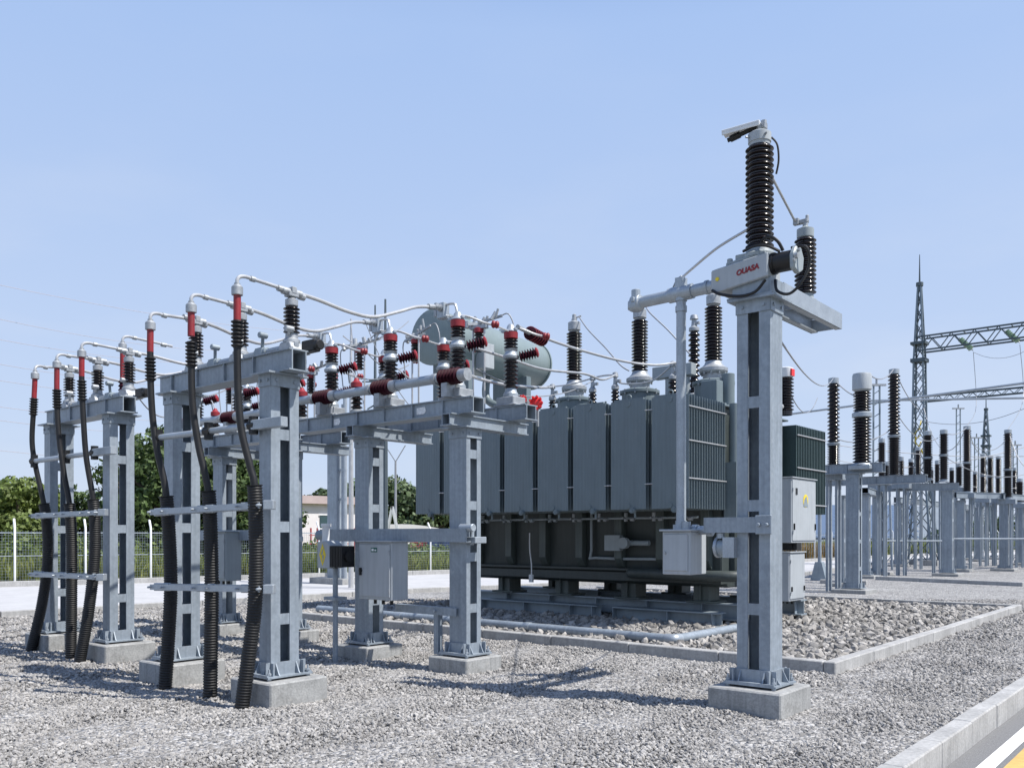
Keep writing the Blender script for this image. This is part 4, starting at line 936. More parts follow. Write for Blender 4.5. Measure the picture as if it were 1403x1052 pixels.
b = MB(); b.cyl((-.1,-.3,0),(0,0,-1),.05,.5,10); b.cyl((-.1,-.3,-.36),(0,-1,0),.06,.35,10); b.build('post', GALVB, k)

# drain pipe round the bed
eb = Vector((2.45,13.2,0))
t = thing('ground_pipe', 'long grey pipe with an elbow lying on the stones before the transformer', 'pipe', eb+Vector((0,0,.13)), PHI)
b = MB(); b.tube([(-8.6,0,.0),(-4,0,0),(-.1,0,0)], .075, 14); b.build('front_run', GALV, t)
b = MB(); b.tube([(0,.1,0),(0,1.5,0),(0,2.4,0)], .075, 14); b.build('side_run', GALV, t)
b = MB(); b.tube([(-.14,0,0),(-.06,0,0),(-.015,.015,0),(0,.06,0),(0,.14,0)], .084, 14, 4); b.build('elbow', GALVB, t)
b = MB(); b.cyl((-2.9,0,0),(1,0,0),.084,.12,14); b.cyl((-6.1,0,0),(1,0,0),.084,.12,14); b.build('coupling', GALVB, t)

# conductors from the breakers to the transformer bushings
rp = RB
t = thing('strain_insulator', 'horizontal ribbed insulator with red rims beside the oil tank', 'insulator', grid(rp,.10,.02,4.46), PHI)
dv = (at(746,463,12.6)-grid(rp,.10,.02,4.50)); dl = Matrix.Rotation(-PHI,3,'Z') @ dv; dn = dl.normalized(); LL = dl.length
b = MB(); b.cyl((0,0,.0), dn, .03, LL*.42, 8); b.build('link', CAST, t)
b = MB(); b.lathe(sheds(LL*.42, LL*.95, .05, .095, 6), 18, (0,0,0), dn); b.build('ribs', MAROON, t, ang=40)
b = MB()
for q in range(6): 
    zc = LL*.42+LL*.53*(q+.38)/6; b.lathe([(.093,zc-.006),(.0975,zc-.004),(.0975,zc+.006),(.093,zc+.008)], 18, (0,0,0), dn)
b.lathe([(.02,LL*.95),(.04,LL*.96),(.04,LL),(.015,LL+.02)], 12, (0,0,0), dn); b.build('red_rim', RED, t)
s0 = at(746,463,12.6)
wire('conductor_tube', 'upper pale tube from the ribbed insulator past the brown bushings', 'conductor', [s0, at(790,478,14), at(850,494,15.2), at(895,500,15.7), at(925,497,16.0), lvt[3]], .022, ALU, 8)
wire('conductor_tube', 'lower pale tube crossing the oil tank to the small bushings', 'conductor', [at(652,477,11.3), at(700,492,12.4), at(745,506,13.6), at(800,512,15), at(825,520,15.6), lvt[2]], .020, ALU, 8)
wire('conductor_tube', 'pale tube low behind the breaker beam end, below the oil tank', 'conductor', [grid(E0,.1,.05,3.72), at(660,520,11.4), at(700,528,12.4), at(745,531,14.5), lvt[0]], .022, ALU, 8)
wire('conductor_tube', 'bare tube between the two small bushings beside the middle brown bushing', 'conductor', [lvt[1], lvt[1].lerp(lvt[2],.5)+Vector((0,0,.02)), lvt[2]], .018, ALU, 8)
wire('conductor_tube', 'bare tube from the small bushings behind the middle brown bushing', 'conductor', [lvt[2], grid(TC,-2.3,1.45,4.66), grid(TC,-1.6,1.4,4.62), lvt[3]], .016, ALU, 8)
wire('conductor_tube', 'bare tube left to the first small bushing behind the breaker beam', 'conductor', [lvt[0], lvt[0].lerp(lvt[1],.45)-Vector((0,0,.03)), lvt[1]], .016, ALU, 8)
wire('bushing_lead', 'lead hanging from the left brown bushing towards the small bushings', 'wire', [hvt[2], at(806,452,18.2), at(830,477,17.4), at(850,500,16.9), at(862,508,16.8)], .014, WIRE, 6)
wire('bushing_lead', 'lead hanging from the middle brown bushing to the right', 'wire', [hvt[1], at(890,428,17.2), at(915,452,16.8), at(935,474,16.5), at(945,485,16.3)], .014, WIRE, 6)
wire('bushing_lead', 'lead from the right brown bushing up to the drive housing', 'wire', [hvt[0], at(995,402,14.5), at(1006,410,12.2), grid(cb,-.15,.2,4.06)], .012, WIRE, 6)
for k, (pa, pb, dpa, dpb, lb) in enumerate([((652,505),(757,528),11.6,15.4,'thin wire from the front right breaker to the first small bushing'), ((700,540),(812,522),12,15.6,'thin low wire passing behind the beam end to the second small bushing'), ((545,505),(605,520),12.3,12.6,'thin wire between the middle and right breaker poles'), ((455,500),(535,515),13,13,'thin wire between the left and middle breaker poles')]):
    wire('thin_wire', lb, 'wire', sag(at(*pa,dpa), at(*pb,dpb), .12), .009, WIRE, 5, 4)
# red rotary flags near the beam end
for (px, py, r, dpt, lb) in ((735,553,.085,12.0,'bright red toothed knob at the open beam end'), (717,548,.05,12.1,'small bright red knob left of the toothed one')):
    p = at(px, py, dpt); t = thing('red_knob', lb, 'knob', p, PHI, 'bright red knobs by the beam end')
    b = MB(); b.lathe([(r*.3,-.05),(r*.5,-.04),(r*.5,.0),(r,.01),(r,.05),(r*.6,.07)], 14, (0,0,0), (.5,-.86,.1))
    for q in range(9):
        a = q*.698; u = Vector((.86,.5,0)); b.cyl(Vector((.5,-.86,.1))*.03+u*math.cos(a)*r*.95+Vector((0,0,1))*math.sin(a)*r*.95, Vector((.5,-.86,.1)), r*.22, .05, 6)
    b.build('knob_body', REDB, t); b = MB(); b.cyl((0,0,0),(-.5,.86,-.1),.05,.16,10); b.cyl((-.05,.09,0),(0,0,-1),.02,.3,8); b.build('spindle', CAST, t)

# ------------------------------------------------------------------ right-hand switchyard
def fcol(px, py, h, lab, s=.46, step=.8, leg=.3):
    c = gnd(px, py); footing(c, s+.5, .12, 'concrete pad under the '+lab, 'concrete pads in the right-hand yard', m=CONC)
    s *= .74; column(c, .12, h, s, s*.85, 'x', lab, 'columns in the right-hand yard', step=step, m=GALV, detail=False); return c
F = {}
for key, px, py, h, lab, s in [('a',1170,812,3.50,'front column of the right-hand yard, nearest behind the tall column',.50), ('b',1203,787,3.5,'column just right of the front yard column, under the second beam',.5),
        ('c',1187,792,3.3,'slim column between the two front yard columns',.36), ('d',1231,776,3.4,'column left of the lattice tower feet',.5), ('e',1299,789,3.55,'column in the centre of the right-hand yard',.52), ('f',1317,783,3.3,'column close right of the central yard column',.42),
        ('g',1376,782,3.3,'column towards the right edge of the yard',.52), ('h',1342,769,3.5,'farther yard column between the central and right ones',.6), ('i',1398,774,3.4,'column cut by the right edge of the photo',.55), ('j',1327,767,3.4,'far slim yard column behind the central one',.4), ('k',1153,803,3.0,'slim column left of the front yard column',.3), ('l',1362,766,3.4,'far slim column left of the right edge columns',.4)]:
    F[key] = fcol(px, py, h, lab, s)
G2 = 'beams in the right-hand yard'
ca_ = F['a']; beam(ca_, -1.0, .85, 3.52, 3.80, .34, 'front open ended beam of the right-hand yard', group=G2)
beam(grid(ca_,.2,2.3), -2.2, 1.2, 3.3, 3.55, .3, 'second beam of the right-hand yard, behind the front one', group=G2)
def fbeam(pa, pb, z0, z1, lab, w=.32):
    a = Vector((*pa.xy,0)); e = Vector((*pb.xy,0)); d = e-a
    t = thing('steel_beam', lab, 'beam', (a.x,a.y,z0), math.atan2(d.y,d.x), G2); h = z1-z0; L = d.length; b = MB()
    b.box(-.4,L+.4,-w/2,w/2,h-.02,h); b.box(-.4,L+.4,-w/2,w/2,0,.02); b.box(-.4,L+.4,-w/2+.03,-w/2+.05,.02,h-.02); b.box(-.4,L+.4,w/2-.05,w/2-.03,.02,h-.02); b.build('beam_body', GALV, t); return t
fbeam(F['b'], F['e'], 3.57, 3.87, 'long beam between the second and central yard columns')
fbeam(F['c'], F['b'], 3.33, 3.56, 'short beam low between the second yard columns')
fbeam(F['f'], F['g'], 3.42, 3.70, 'beam between the central and right yard columns')
fbeam(F['d'], F['j'], 3.45, 3.75, 'far beam passing behind the lattice tower')
fbeam(F['h'], F['i'], 3.55, 3.85, 'far beam reaching the right edge of the photo')
fbeam(F['g'], F['i']+Vector((3,-1,0)), 3.40, 3.66, 'beam leaving the photo at the right edge')
fi = [(1142,517,648,26.6,.155,26,.30,'tall brown insulator left of the white capped one'), (1225,505,655,30.5,.175,30,.38,'tallest brown insulator of the right-hand yard, right of the white capped one'),
      (1208,600,657,36.3,.13,16,None,'short brown insulator between the two tall ones'), (1271,590,658,36.2,.165,20,.45,'brown insulator with a grey cap right of the lattice tower'), (1293,588,660,35.8,.15,20,.5,'brown insulator with a broad grey head beside the capped one'),
      (1325,583,676,41.0,.165,24,.45,'tall brown insulator in the middle of the right-hand yard'), (1381,588,684,41.5,.17,26,.42,'tall brown insulator near the right edge of the photo'), (1347,621,683,48,.15,18,.5,'far brown insulator, left of three between the tall ones'),
      (1357,623,683,49,.15,18,.5,'far brown insulator, middle of three between the tall ones'), (1368,624,684,48.5,.14,18,.5,'far brown insulator, right of three between the tall ones'), (1235,625,662,37,.10,12,None,'thin brown insulator behind the tallest yard insulator'),
      (1284,630,664,39,.10,12,None,'thin brown insulator between the two grey capped ones'), (1314,634,668,42,.13,12,None,'short brown insulator left of the tall middle one'), (1397,655,690,46,.16,12,None,'short brown insulator at the right edge of the photo'), (1258,612,664,44,.13,16,None,'brown insulator inside the lattice tower outline')]
ft = {}
for (px, y0, y1, dd, r, n, mid, lab) in fi:
    p = at(px, y1, dd); q = at(px, y0, dd)
    insulator(p, p.z, q.z, r*1.25, int(n*1.15), lab, 'brown insulators of the right-hand yard', rc=.66, seg=14, mid=mid, clamp=False, capm=GALVB, caph=.2); ft[px] = q
    if dd > 37 or px in (1142,1208,1235):   # stand under those that are not on a drawn beam
        t = thing('insulator_stand', 'galvanised stand under the '+lab, 'stand', (p.x,p.y,0), PHI, 'stands under the yard insulators')
        b = MB()
        for ix in (-1,1):
            for iy in (-1,1): b.box(ix*.14-.035,ix*.14+.035,iy*.14-.035,iy*.14+.035,0,p.z-.12)
        b.build('legs', GALV, t); b = MB(); b.box(-.35,.35,-.22,.22,p.z-.22,p.z-.002); b.build('head_plate', GALV, t)
for k, (px, y0, y1, dd, lb) in enumerate([(1248,628,664,47,'far thin insulator left of the tower leg'),(1304,640,670,50,'far thin insulator right of the grey headed one'),(1336,645,680,53,'far thin insulator left of the three far ones'),(1215,632,662,43,'far thin insulator beside the ladder mast'),(1390,640,684,52,'far thin insulator right of the tall right one'),(1276,640,668,55,'far thin insulator right of the tower leg')]):
    p = at(px,y1,dd); q = at(px,y0,dd); insulator(p, p.z, q.z, .16, 14, lb, 'far thin insulators of the yard', rc=.66, seg=12, clamp=False, capm=GALVB, caph=.2)
    t = thing('insulator_stand', 'slim stand under the '+lb, 'stand', (p.x,p.y,0), PHI, 'stands under the yard insulators'); b = MB()
    for ix in (-1,1): b.bar((ix*.25,0,0),(ix*.12,0,p.z-.1),.09)
    for q_ in range(6): b.bar((-.24+.02*q_,0,p.z*q_/6+.1),(.24-.02*q_,0,p.z*(q_+1)/6),.04)
    b.build('lattice_legs', GALV, t); b = MB(); b.box(-.5,.5,-.15,.15,p.z-.14,p.z-.002); b.build('head_plate', GALV, t)
for k, (px, y0, dd, lb) in enumerate([(1201,528,38,'slim ladder mast between the two tall yard insulators'),(1313,560,60,'slim ladder mast left of the middle yard insulator'),(1338,600,60,'slim ladder mast right of the middle yard insulator'),(1391,610,58,'slim ladder mast near the right edge')]):
    p = at(px,y0,dd); t = thing('ladder_mast', lb, 'mast', (p.x,p.y,0), 0, 'slim ladder masts in the yard'); b = MB()
    for ix in (-1,1): b.bar((ix*.16,0,0),(ix*.13,0,p.z),.06)
    for q_ in range(int(p.z/.5)): b.bar((-.15,0,q_*.5+.3),(.15,0,q_*.5+.5),.035)
    b.build('rails', LATTL, t); b = MB(); b.box(-.4,.4,-.06,.06,p.z-.02,p.z+.06); b.cyl((0,0,p.z),(0,0,1),.05,.3,8); b.build('head', CAST, t)
for k, (pa, pb, lb) in enumerate([((1196,741,38),(1300,741,38),'waist-high pipe rail left of the central yard column'),((1300,738,40),(1403,738,40),'waist-high pipe rail right of the central yard column')]):
    wire('pipe_rail', lb, 'rail', [at(*pa), at(*pb)], .04, GALV, 8)
for k, (a, e, sg, lb) in enumerate([((1142,600,27),(1225,585,31),.3,'slack lead between the first and tallest yard insulators'),((1225,560,31),(1285,600,36),.5,'lead from the tallest insulator to the grey capped one'),((1293,625,36),(1403,650,42),.4,'low slack lead across the middle of the yard'),((1325,600,41),(1381,600,41.5),.6,'slack lead between the two tall right insulators'),((1085,610,45),(1258,640,48),.4,'low thin wire left of the lattice tower'),((1258,575,50),(1403,560,46),.5,'thin wire below the truss beam right of the tower'),((1258,650,50),(1403,668,50),.3,'lowest thin wire behind the yard insulators')]):
    wire('yard_wire', lb, 'wire', sag(at(*a), at(*e), sg), .016, WIRE, 5, 3)
# white-capped current transformer
p = at(1181,640,25.6); q = at(1181,511,25.6); H = q.z-p.z
t = thing('current_transformer', 'thick brown insulator with a broad white drum cap on the front yard beam', 'insulator', (p.x,p.y,p.z-.08), PHI)
b = MB(); b.box(-.32,.32,-.28,.28,-.0,.14); b.lathe([(.3,.14),(.26,.2)], 16); b.build('base_block', GALVB, t, bev=.02)
b = MB(); b.lathe(sheds(.2,H*.55,.19,.265,14), 20); b.build('porcelain', PORC, t, ang=40)
b = MB(); b.lathe([(.2,H*.55),(.28,H*.56),(.28,H*.60),(.2,H*.62)], 20); b.build('flange', GALVB, t)
b = MB(); b.lathe(sheds(H*.62,H*.83,.18,.25,7), 20); b.build('porcelain', PORC, t, ang=40)
b = MB(); b.lathe([(.2,H*.83),(.23,H*.84),(.23,H*.845),(.27,H*.85),(.27,H*1.0),(.25,H*1.02),(.1,H*1.03)], 24); b.build('drum_cap', CAB, t)
# yard conductors
def bus(a, b_, lab, r=.05): return wire('yard_busbar', lab, 'busbar', [a, b_], r, GALVB, 8)
bus(at(1085,567,42), at(1410,524,33), 'upper straight busbar across the right-hand yard')
bus(at(1180,549,42), at(1410,545,38), 'lower straight busbar across the right-hand yard')
wl = [((1068,465,9.3),(1142,518,26.6),.35,'long slack wire from the tall column to the first yard insulator'), ((1142,518,26.6),(1181,545,25.6),.12,'wire between the first yard insulator and the white capped one'), ((1190,512,25.6),(1225,505,30.5),.25,'wire from the white drum cap to the tallest yard insulator'),
      ((1225,505,30.5),(1258,560,40),.2,'wire from the tallest yard insulator down to the lattice tower'), ((1262,545,50),(1325,583,41),2.0,'deeply hanging wire from the lattice tower to the middle insulator'), ((1293,592,36),(1325,585,41),.2,'short wire between two insulators in the middle of the yard'),
      ((1325,583,41),(1347,622,48),.4,'wire falling from the middle insulator to the far ones'), ((1381,588,41.5),(1405,640,40),.3,'wire falling from the right tall insulator out of the photo'), ((1078,527,17.5),(1120,545,26),.5,'wire from the red plated arrester to the yard'), ((1085,600,40),(1405,625,46),.3,'thin level wire across the whole right-hand yard'), ((1200,640,44),(1405,612,44),.3,'thin far wire rising to the right edge')]
for (a, e, s, lb) in wl: wire('yard_wire', lb, 'wire', sag(at(*a), at(*e), s), .018 if a[2] > 20 else .012, WIRE, 5, 3)

# lattice tower with truss beam
def lattice(b, br, z0, z1, w0, w1, n, r=.06, rb=.035, leg=True):
    L = []
    for (sx, sy) in ((-1,-1),(1,-1),(1,1),(-1,1)):
        if leg: b.bar((sx*w0,sy*w0,z0),(sx*w1,sy*w1,z1),r*2)
    zs = [z0+(z1-z0)*(1-(1-k/n)**1.25) for k in range(n+1)]
    for k in range(n):
        wa = w0+(w1-w0)*(zs[k]-z0)/(z1-z0); wb = w0+(w1-w0)*(zs[k+1]-z0)/(z1-z0)
        cs = [(-1,-1),(1,-1),(1,1),(-1,1)]
        for i in range(4):
            p, q = cs[i], cs[(i+1)%4]
            br.bar((p[0]*wa,p[1]*wa,zs[k]),(q[0]*wb,q[1]*wb,zs[k+1]),rb*2); br.bar((q[0]*wa,q[1]*wa,zs[k]),(p[0]*wb,p[1]*wb,zs[k+1]),rb*2)
def tower(o, lab, zb, zt, zs, w0, w1, sc=1):
    t = thing('lattice_tower', lab, 'tower', o, PHI)
    b = MB(); br = MB(); zk = zb*.5; wk = w1*1.3; lattice(b, br, 0, zk, w0, wk, 4, .08*sc, .035*sc); lattice(b, br, zk, zb, wk, w1, 6, .075*sc, .03*sc); lattice(b, br, zb, zt, w1, .07, 5, .07*sc, .03*sc)
    b.build('legs', LATTL, t); br.build('bracing', LATT, t)
    b = MB(); b.box(-w1-.15,w1+.15,-w1-.15,w1+.15,zb-.25,zb-.05); b.build('collar', LATT, t); b = MB(); b.box(-w1-.15,w1+.15,-w1-.15,w1+.15,zb+.75,zb+.9); b.build('collar', LATT, t)
    b = MB(); b.lathe([(.2,zt-.1),(.2,zt+.1),(.05,zt+.15),(.02,zs)], 8); b.build('lightning_spike', LATT, t)
    b = MB()
    for (sx, sy) in ((-1,-1),(1,-1),(1,1),(-1,1)): b.box(sx*w0-.4,sx*w0+.4,sy*w0-.4,sy*w0+.4,-.1,.3)
    b.build('foot', CONC, t); return t
to = gnd(1260,772); to = Vector((to.x*50/to.y, 50, 0))
tw = tower(to, 'tall lattice tower with a spike and a truss beam reaching right', 11.8, 16.0, 17.7, .85, .25, .62)
b = MB()
for q in range(5): b.tube([(.2*math.cos(q),.2*math.sin(q),6.0+q*.4),(.28*math.cos(q+1),.28*math.sin(q+1),6.3+q*.4),(.1,-.1,6.6+q*.4)], .03, 6, 3)
b.build('yellow_cable_bundle', YSTK, tw)
def truss(o, L, h, w, lab, n, m=LATT, r=.06, rz=PHI):
    t = thing('truss_beam', lab, 'truss', o, rz); b = MB(); br = MB()
    for y in (-w/2,w/2):
        for z in (0,h): b.bar((0,y,z),(L,y,z),r*2)
        for k in range(n):
            x0, x1 = L*k/n, L*(k+1)/n; br.bar((x0,y,0),((x0+x1)/2,y,h),r*1.1); br.bar(((x0+x1)/2,y,h),(x1,y,0),r*1.1)
    for k in range(n+1): br.bar((L*k/n,-w/2,0),(L*k/n,w/2,0),r); br.bar((L*k/n,-w/2,h),(L*k/n,w/2,h),r); 
    b.build('chord', m, t); br.build('web', m, t); return t
tz = CAMZ+(733-482)/1200*50
truss(Vector((to.x,to.y,tz)), 14, .78, .8, 'dark truss beam of the near lattice tower, leaving at the right edge', 12, LATT, .042)
def string(px, py, dd, lab):
    p = at(px, py, dd); t = thing('insulator_string', lab, 'insulator', p, PHI, 'green glass insulator strings')
    d = Vector((.55,-.1,-.62)).normalized(); b = MB(); b.lathe(sheds(.1,1.0,.06,.16,8), 12, (0,0,0), d); b.build('glass_discs', GLASSI, t)
    b = MB(); b.cyl((0,0,0), d, .03, 1.1, 6); b.build('rod', CAST, t); return p+Vector((d.x*1.1,d.y*1.1,d.z*1.1))
s1 = string(1314,463,48.5,'green glass insulator string nearer the tower on the truss beam'); s2 = string(1377,452,47.2,'green glass insulator string farther right on the truss beam')
wire('down_lead', 'thin vertical lead below the first green glass string', 'wire', [s1, s1+Vector((0,-.3,-3)), at(1325,583,41)], .015, WIRE, 5, 5)
wire('down_lead', 'thin vertical lead below the second green glass string', 'wire', [s2, s2+Vector((0,-.3,-3)), at(1381,588,41.5)], .015, WIRE, 5, 5)
wire('down_lead', 'thin slack wire from the first glass string out to the right', 'wire', sag(s1, at(1410,478,44), .4), .012, WIRE, 5, 3)
t2 = gnd(1351,758); t2 = Vector((at(1351,700,85).x, 85, 0))
tower(t2, 'distant smaller lattice tower right of the near one', 10.5, 13.9, 16, .6, .25, .8)
truss(at(1262,551,75), 30, .45, .5, 'distant truss beam rising behind the near lattice tower', 34, LATT, .04)
# small post with device by the back fence, steel mast by the road
p = gnd(1123,795)
t = thing('yard_post', 'thin post with a dark foot left of the front yard column', 'post', p, PHI)
b = MB(); b.cyl((0,0,0),(0,0,1),.07,2.6,10); b.build('post', GALV, t); b = MB(); b.prism([(-.3,0),(.3,0),(.12,.7),(-.12,.7)], -.15, .15, 'y'); b.build('foot', GALVD, t)
p = Vector((at(462,700,30.5).x, 30.5, 0))
t = thing('line_mast', 'thick grey steel mast standing beyond the breaker gantry by the back road', 'mast', p, PHI)
b = MB(); b.box(-.26,.26,-.24,.24,.2,5.6); b.build('shaft', GALV, t, bev=.02)
b = MB(); b.box(-.9,.9,-.5,.5,-.1,.22); b.build('base_block', CONC, t)
b = MB(); b.cyl((.55,-.1,.2),(0,0,1),.07,6.6,10); b.cyl((.42,-.1,.2),(0,0,1),.05,6.0,10)
for z in (2.9,3.9,4.7): b.box(.2,.62,-.14,-.06,z,z+.08)
b.build('conduit_pipe', GALVB, t)
b = MB()
for a in np.linspace(-.9,.9,6): b.tube([(a,-.3,4.9),(a*.6,-.35,5.05),(a*.3,-.3,4.85)], .05, 6, 3)
b.bar((-1.0,-.3,4.75),(1.0,-.3,4.85),.12); b.bar((-1.0,.3,4.95),(1.0,.3,5.0),.1); b.build('bracket', LATT, t)
# slim lightning rods behind the breaker gantry
for k, (px, y0, y1, dd, lb) in enumerate([(528,410,560,27,'slim dark lightning rod behind the middle breaker'), (481,437,560,28,'slim pale pole behind the left breakers'), (514,418,560,34,'short slim rod left of the dark lightning rod')]):
    p = at(px,y0,dd); t = thing('lightning_rod', lb, 'pole', (p.x,p.y,0), 0); b = MB(); b.lathe([(.09,0),(.07,p.z*.6),(.03,p.z)], 8); b.build('rod', [LATT,ALU,LATT][k], t)
    b = MB(); b.bar((-.5,0,p.z*.72),(.5,0,p.z*.72),.05); b.bar((-.3,0,p.z*.62),(.4,.1,p.z*.66),.05); b.build('crossarm', LATT, t)
for k, (a, e, lb) in enumerate([((440,470,14),(560,440,24),'dark lever wire crossing behind the left breaker top'), ((470,460,20),(520,450,20),'tangled wire left of the middle breaker'), ((500,480,20),(560,500,22),'tangled wire right of the middle breaker'), ((480,440,26),(500,560,24),'drooping wire behind the left breakers'), ((500,440,24),(565,560,24),'slack wire crossing the gap before the oil tank'), ((230,530,16),(330,520,18),'slack wire behind the nearest cables'), ((190,545,16),(250,560,17),'slack wire right of the far left gantry'), ((455,520,14),(470,560,14),'short wire beside the left breaker pole')]):
    wire('thin_wire', lb, 'wire', sag(at(*a), at(*e), .25), .014, WIRE, 5, 3)

# overhead lines in the left sky
ol = [((-60,378,60),(420,455,105),'highest overhead line in the left sky'), ((-60,424,60),(300,480,105),'second highest overhead line in the left sky'), ((-60,454,60),(300,498,105),'third overhead line from the top in the left sky'), ((-60,488,60),(300,530,105),'fourth overhead line from the top in the left sky'),
      ((-60,512,60),(300,545,105),'fifth overhead line from the top in the left sky'), ((-60,549,60),(300,575,105),'sixth overhead line from the top, level with the left beam'), ((-60,568,60),(300,592,105),'seventh overhead line, just below the left beam'), ((-60,610,60),(300,628,105),'lowest overhead line in the left sky')]
for a, e, lb in ol: wire('overhead_line', lb, 'wire', sag(at(*a), at(*e), .6), .020, WIREP, 5, 3)

# ------------------------------------------------------------------ fence, vegetation, far buildings
FP = [(-48,10.0),(-17.0,29.4),(-4.6,38.2),(15.6,53.6),(27.5,67.2),(66,106)]
t = thing('chain_fence', 'long wire mesh fence with white bent-top posts along the back road', 'fence', (0,0,0), 0)
bw = MB(); br = MB(); np_ = 0
for i in range(len(FP)-1):
    p = Vector((*FP[i],0)); q = Vector((*FP[i+1],0)); L = (q-p).length; d = (q-p).normalized()
    far = i >= 3; n = 7 if i == 1 else int(L/2.9)
    for z in ((.12,1.0,1.78) if not far else (.12,1.7)): br.bar(p+Vector((0,0,z)), q+Vector((0,0,z)), .03)
    st = .085 if not far else .4
    for k in range(int(L/st)):
        a = p+d*(k*st); bw.bar(a+Vector((0,0,.05)), a+Vector((0,0,1.85)), .006 if not far else .02)
    for z in np.arange(.2, 1.85, .10 if not far else .4): bw.bar(p+Vector((0,0,z)), q+Vector((0,0,z)), .006)
    for k in range(n):
        a = p+d*(L*(k+(.12 if i == 1 else .37))/n); b = MB(); s = Vector((-d.y,d.x,0)); a = a-s*.08
        b.tube([a-Vector((0,0,.1)), a+Vector((0,0,1.9)), a+Vector((0,0,2.0))+s*.03, a+Vector((0,0,2.25))+s*.22], .04, 8); b.build('post', WHITEM, t)
br.build('rails', GALVB, t); bw.build('wire_mesh', GALVD, t)
def blades(name, P, H, W, m):
    n = len(P); a = rng.uniform(0, 2*math.pi, n); lean = rng.normal(0, .25, (n,2))*H[:,None]
    dx = np.stack([np.cos(a), np.sin(a), np.zeros(n)], 1)*W[:,None]/2
    top = P+np.stack([lean[:,0], lean[:,1], H], 1); mid = P*.45+top*.55; mid[:,2] += H*.12
    V = np.stack([P-dx, P+dx, mid+dx*.8, mid-dx*.8, top], 1).reshape(-1,3)
    F = (np.array([[0,1,2,3]])[None]+(np.arange(n)*5)[:,None,None]).reshape(-1,4); F3 = (np.array([[3,2,4]])[None]+(np.arange(n)*5)[:,None,None]).reshape(-1,3)
    me = bpy.data.meshes.new(name); me.from_pydata(V.tolist(), [], F.tolist()+F3.tolist()); me.materials.append(m)
    o = bpy.data.objects.new(name, me); COL.objects.link(o); o['kind'] = 'stuff'; return o
def band(n, s0, s1, d0, d1):
    """random points beyond the fence between two stretches of it"""
    a = np.array(FP[s0]); b = np.array(FP[s1]); k = rng.uniform(0,1,n)[:,None]; base = a+(b-a)*k
    d = (b-a)/np.linalg.norm(b-a); nrm = np.array([-d[1], d[0]]); off = d0+(d1-d0)*rng.uniform(0,1,n)[:,None]**1.4
    p = base+nrm*off; return np.concatenate([p, np.full((n,1),-.22)], 1), off[:,0]
P1, o1 = band(36000, 0, 2, .25, 12); k = P1[:,0] > -30; P1 = P1[k]; o1 = o1[k]
cl = .5+.5*np.sin(P1[:,0]*.9+P1[:,1]*.5)*np.sin(P1[:,1]*.7-P1[:,0]*.3)
blades('grass', P1, rng.uniform(.6,1.25,len(P1))*(.65+.6*cl), rng.uniform(.05,.10,len(P1)), GRASSM)
P2, o2 = band(9000, 2, 3, .3, 10); blades('grass', P2[P2[:,0]<4], rng.uniform(.5,1.1,(P2[:,0]<4).sum()), rng.uniform(.04,.08,(P2[:,0]<4).sum()), GRASSM)
P3, o3 = band(9000, 3, 4, .3, 14); P4 = np.concatenate([P2[P2[:,0]>=4], P3]); blades('dry_grass', P4, rng.uniform(.7,1.5,len(P4)), rng.uniform(.05,.1,len(P4)), DRYM)
P5, o5 = band(8000, 4, 5, .3, 16); blades('grass', P5, rng.uniform(.8,1.6,len(P5)), rng.uniform(.06,.12,len(P5)), GRASSM)

def tree(px, dd, ytop, w, lab, m, nleaf=5200, ls=.16, base_y=None, name='leafy_tree', seed=0, cat='tree'):
    r = np.random.default_rng(1000+seed+int(px)); H = CAMZ-(ytop-733)/1200*dd
    o = at(px, 733, dd); t = thing(name, lab, cat, (o.x,o.y,-.22), 0, 'trees beyond the back fence')
    b = MB(); b.tube([(0,0,0),(.03*H*.3,.02,H*.3),(0,.05,H*.62),(.03,0,H*.85)], [.045*H*.6,.035*H*.6,.02*H*.6,.006*H], 9)
    for q in range(9):
        a = r.uniform(0,6.28); z = H*r.uniform(.2,.6); R_ = w*.42*r.uniform(.5,1); b.tube([(0,0,z),(R_*.5*math.cos(a),R_*.5*math.sin(a),z+H*.1),(R_*math.cos(a),R_*math.sin(a),z+H*.22)], [.014*H,.009*H,.003*H], 6)
    b.build('trunk', BARK, t)
    # crown: irregular clumps of leaf faces on shells, leaving gaps
    nc = 34; C = []
    for q in range(nc):
        k = r.uniform(0,1); z = H*(.14+.80*k); rad = w/2*(1-abs(k-.42)**1.7*1.75)*r.uniform(.25,1.0); a = r.uniform(0,6.28)
        C.append((rad*math.cos(a), rad*math.sin(a), z, w*r.uniform(.09,.19)))
    C.append((0,0,H*.95,w*.08)); C = np.array(C)
    vol = C[:,3]**2; idx = r.choice(len(C), nleaf, p=vol/vol.sum())
    dirs = r.normal(size=(nleaf,3)); dirs /= np.linalg.norm(dirs,axis=1)[:,None]
    rr = r.uniform(.55,1.08,(nleaf,1)); P = C[idx,:3]+dirs*C[idx,3:4]*rr*np.array([[1,1,.8]])
    nrm = dirs+r.normal(0,.6,(nleaf,3)); nrm /= np.linalg.norm(nrm,axis=1)[:,None]
    u = np.cross(nrm, r.normal(size=(nleaf,3))); u /= np.linalg.norm(u,axis=1)[:,None]; v = np.cross(nrm,u)
    s = (ls*r.uniform(.6,1.35,(nleaf,1)))
    V = np.stack([P-u*s, P+v*s*.6, P+u*s, P-v*s*.6],1).reshape(-1,3); F = np.arange(nleaf*4).reshape(-1,4)
    me = bpy.data.meshes.new('crown'); me.from_pydata(V.tolist(),[],F.tolist()); me.materials.append(m)
    c = bpy.data.objects.new('crown', me); COL.objects.link(c); c.parent = t
    return t
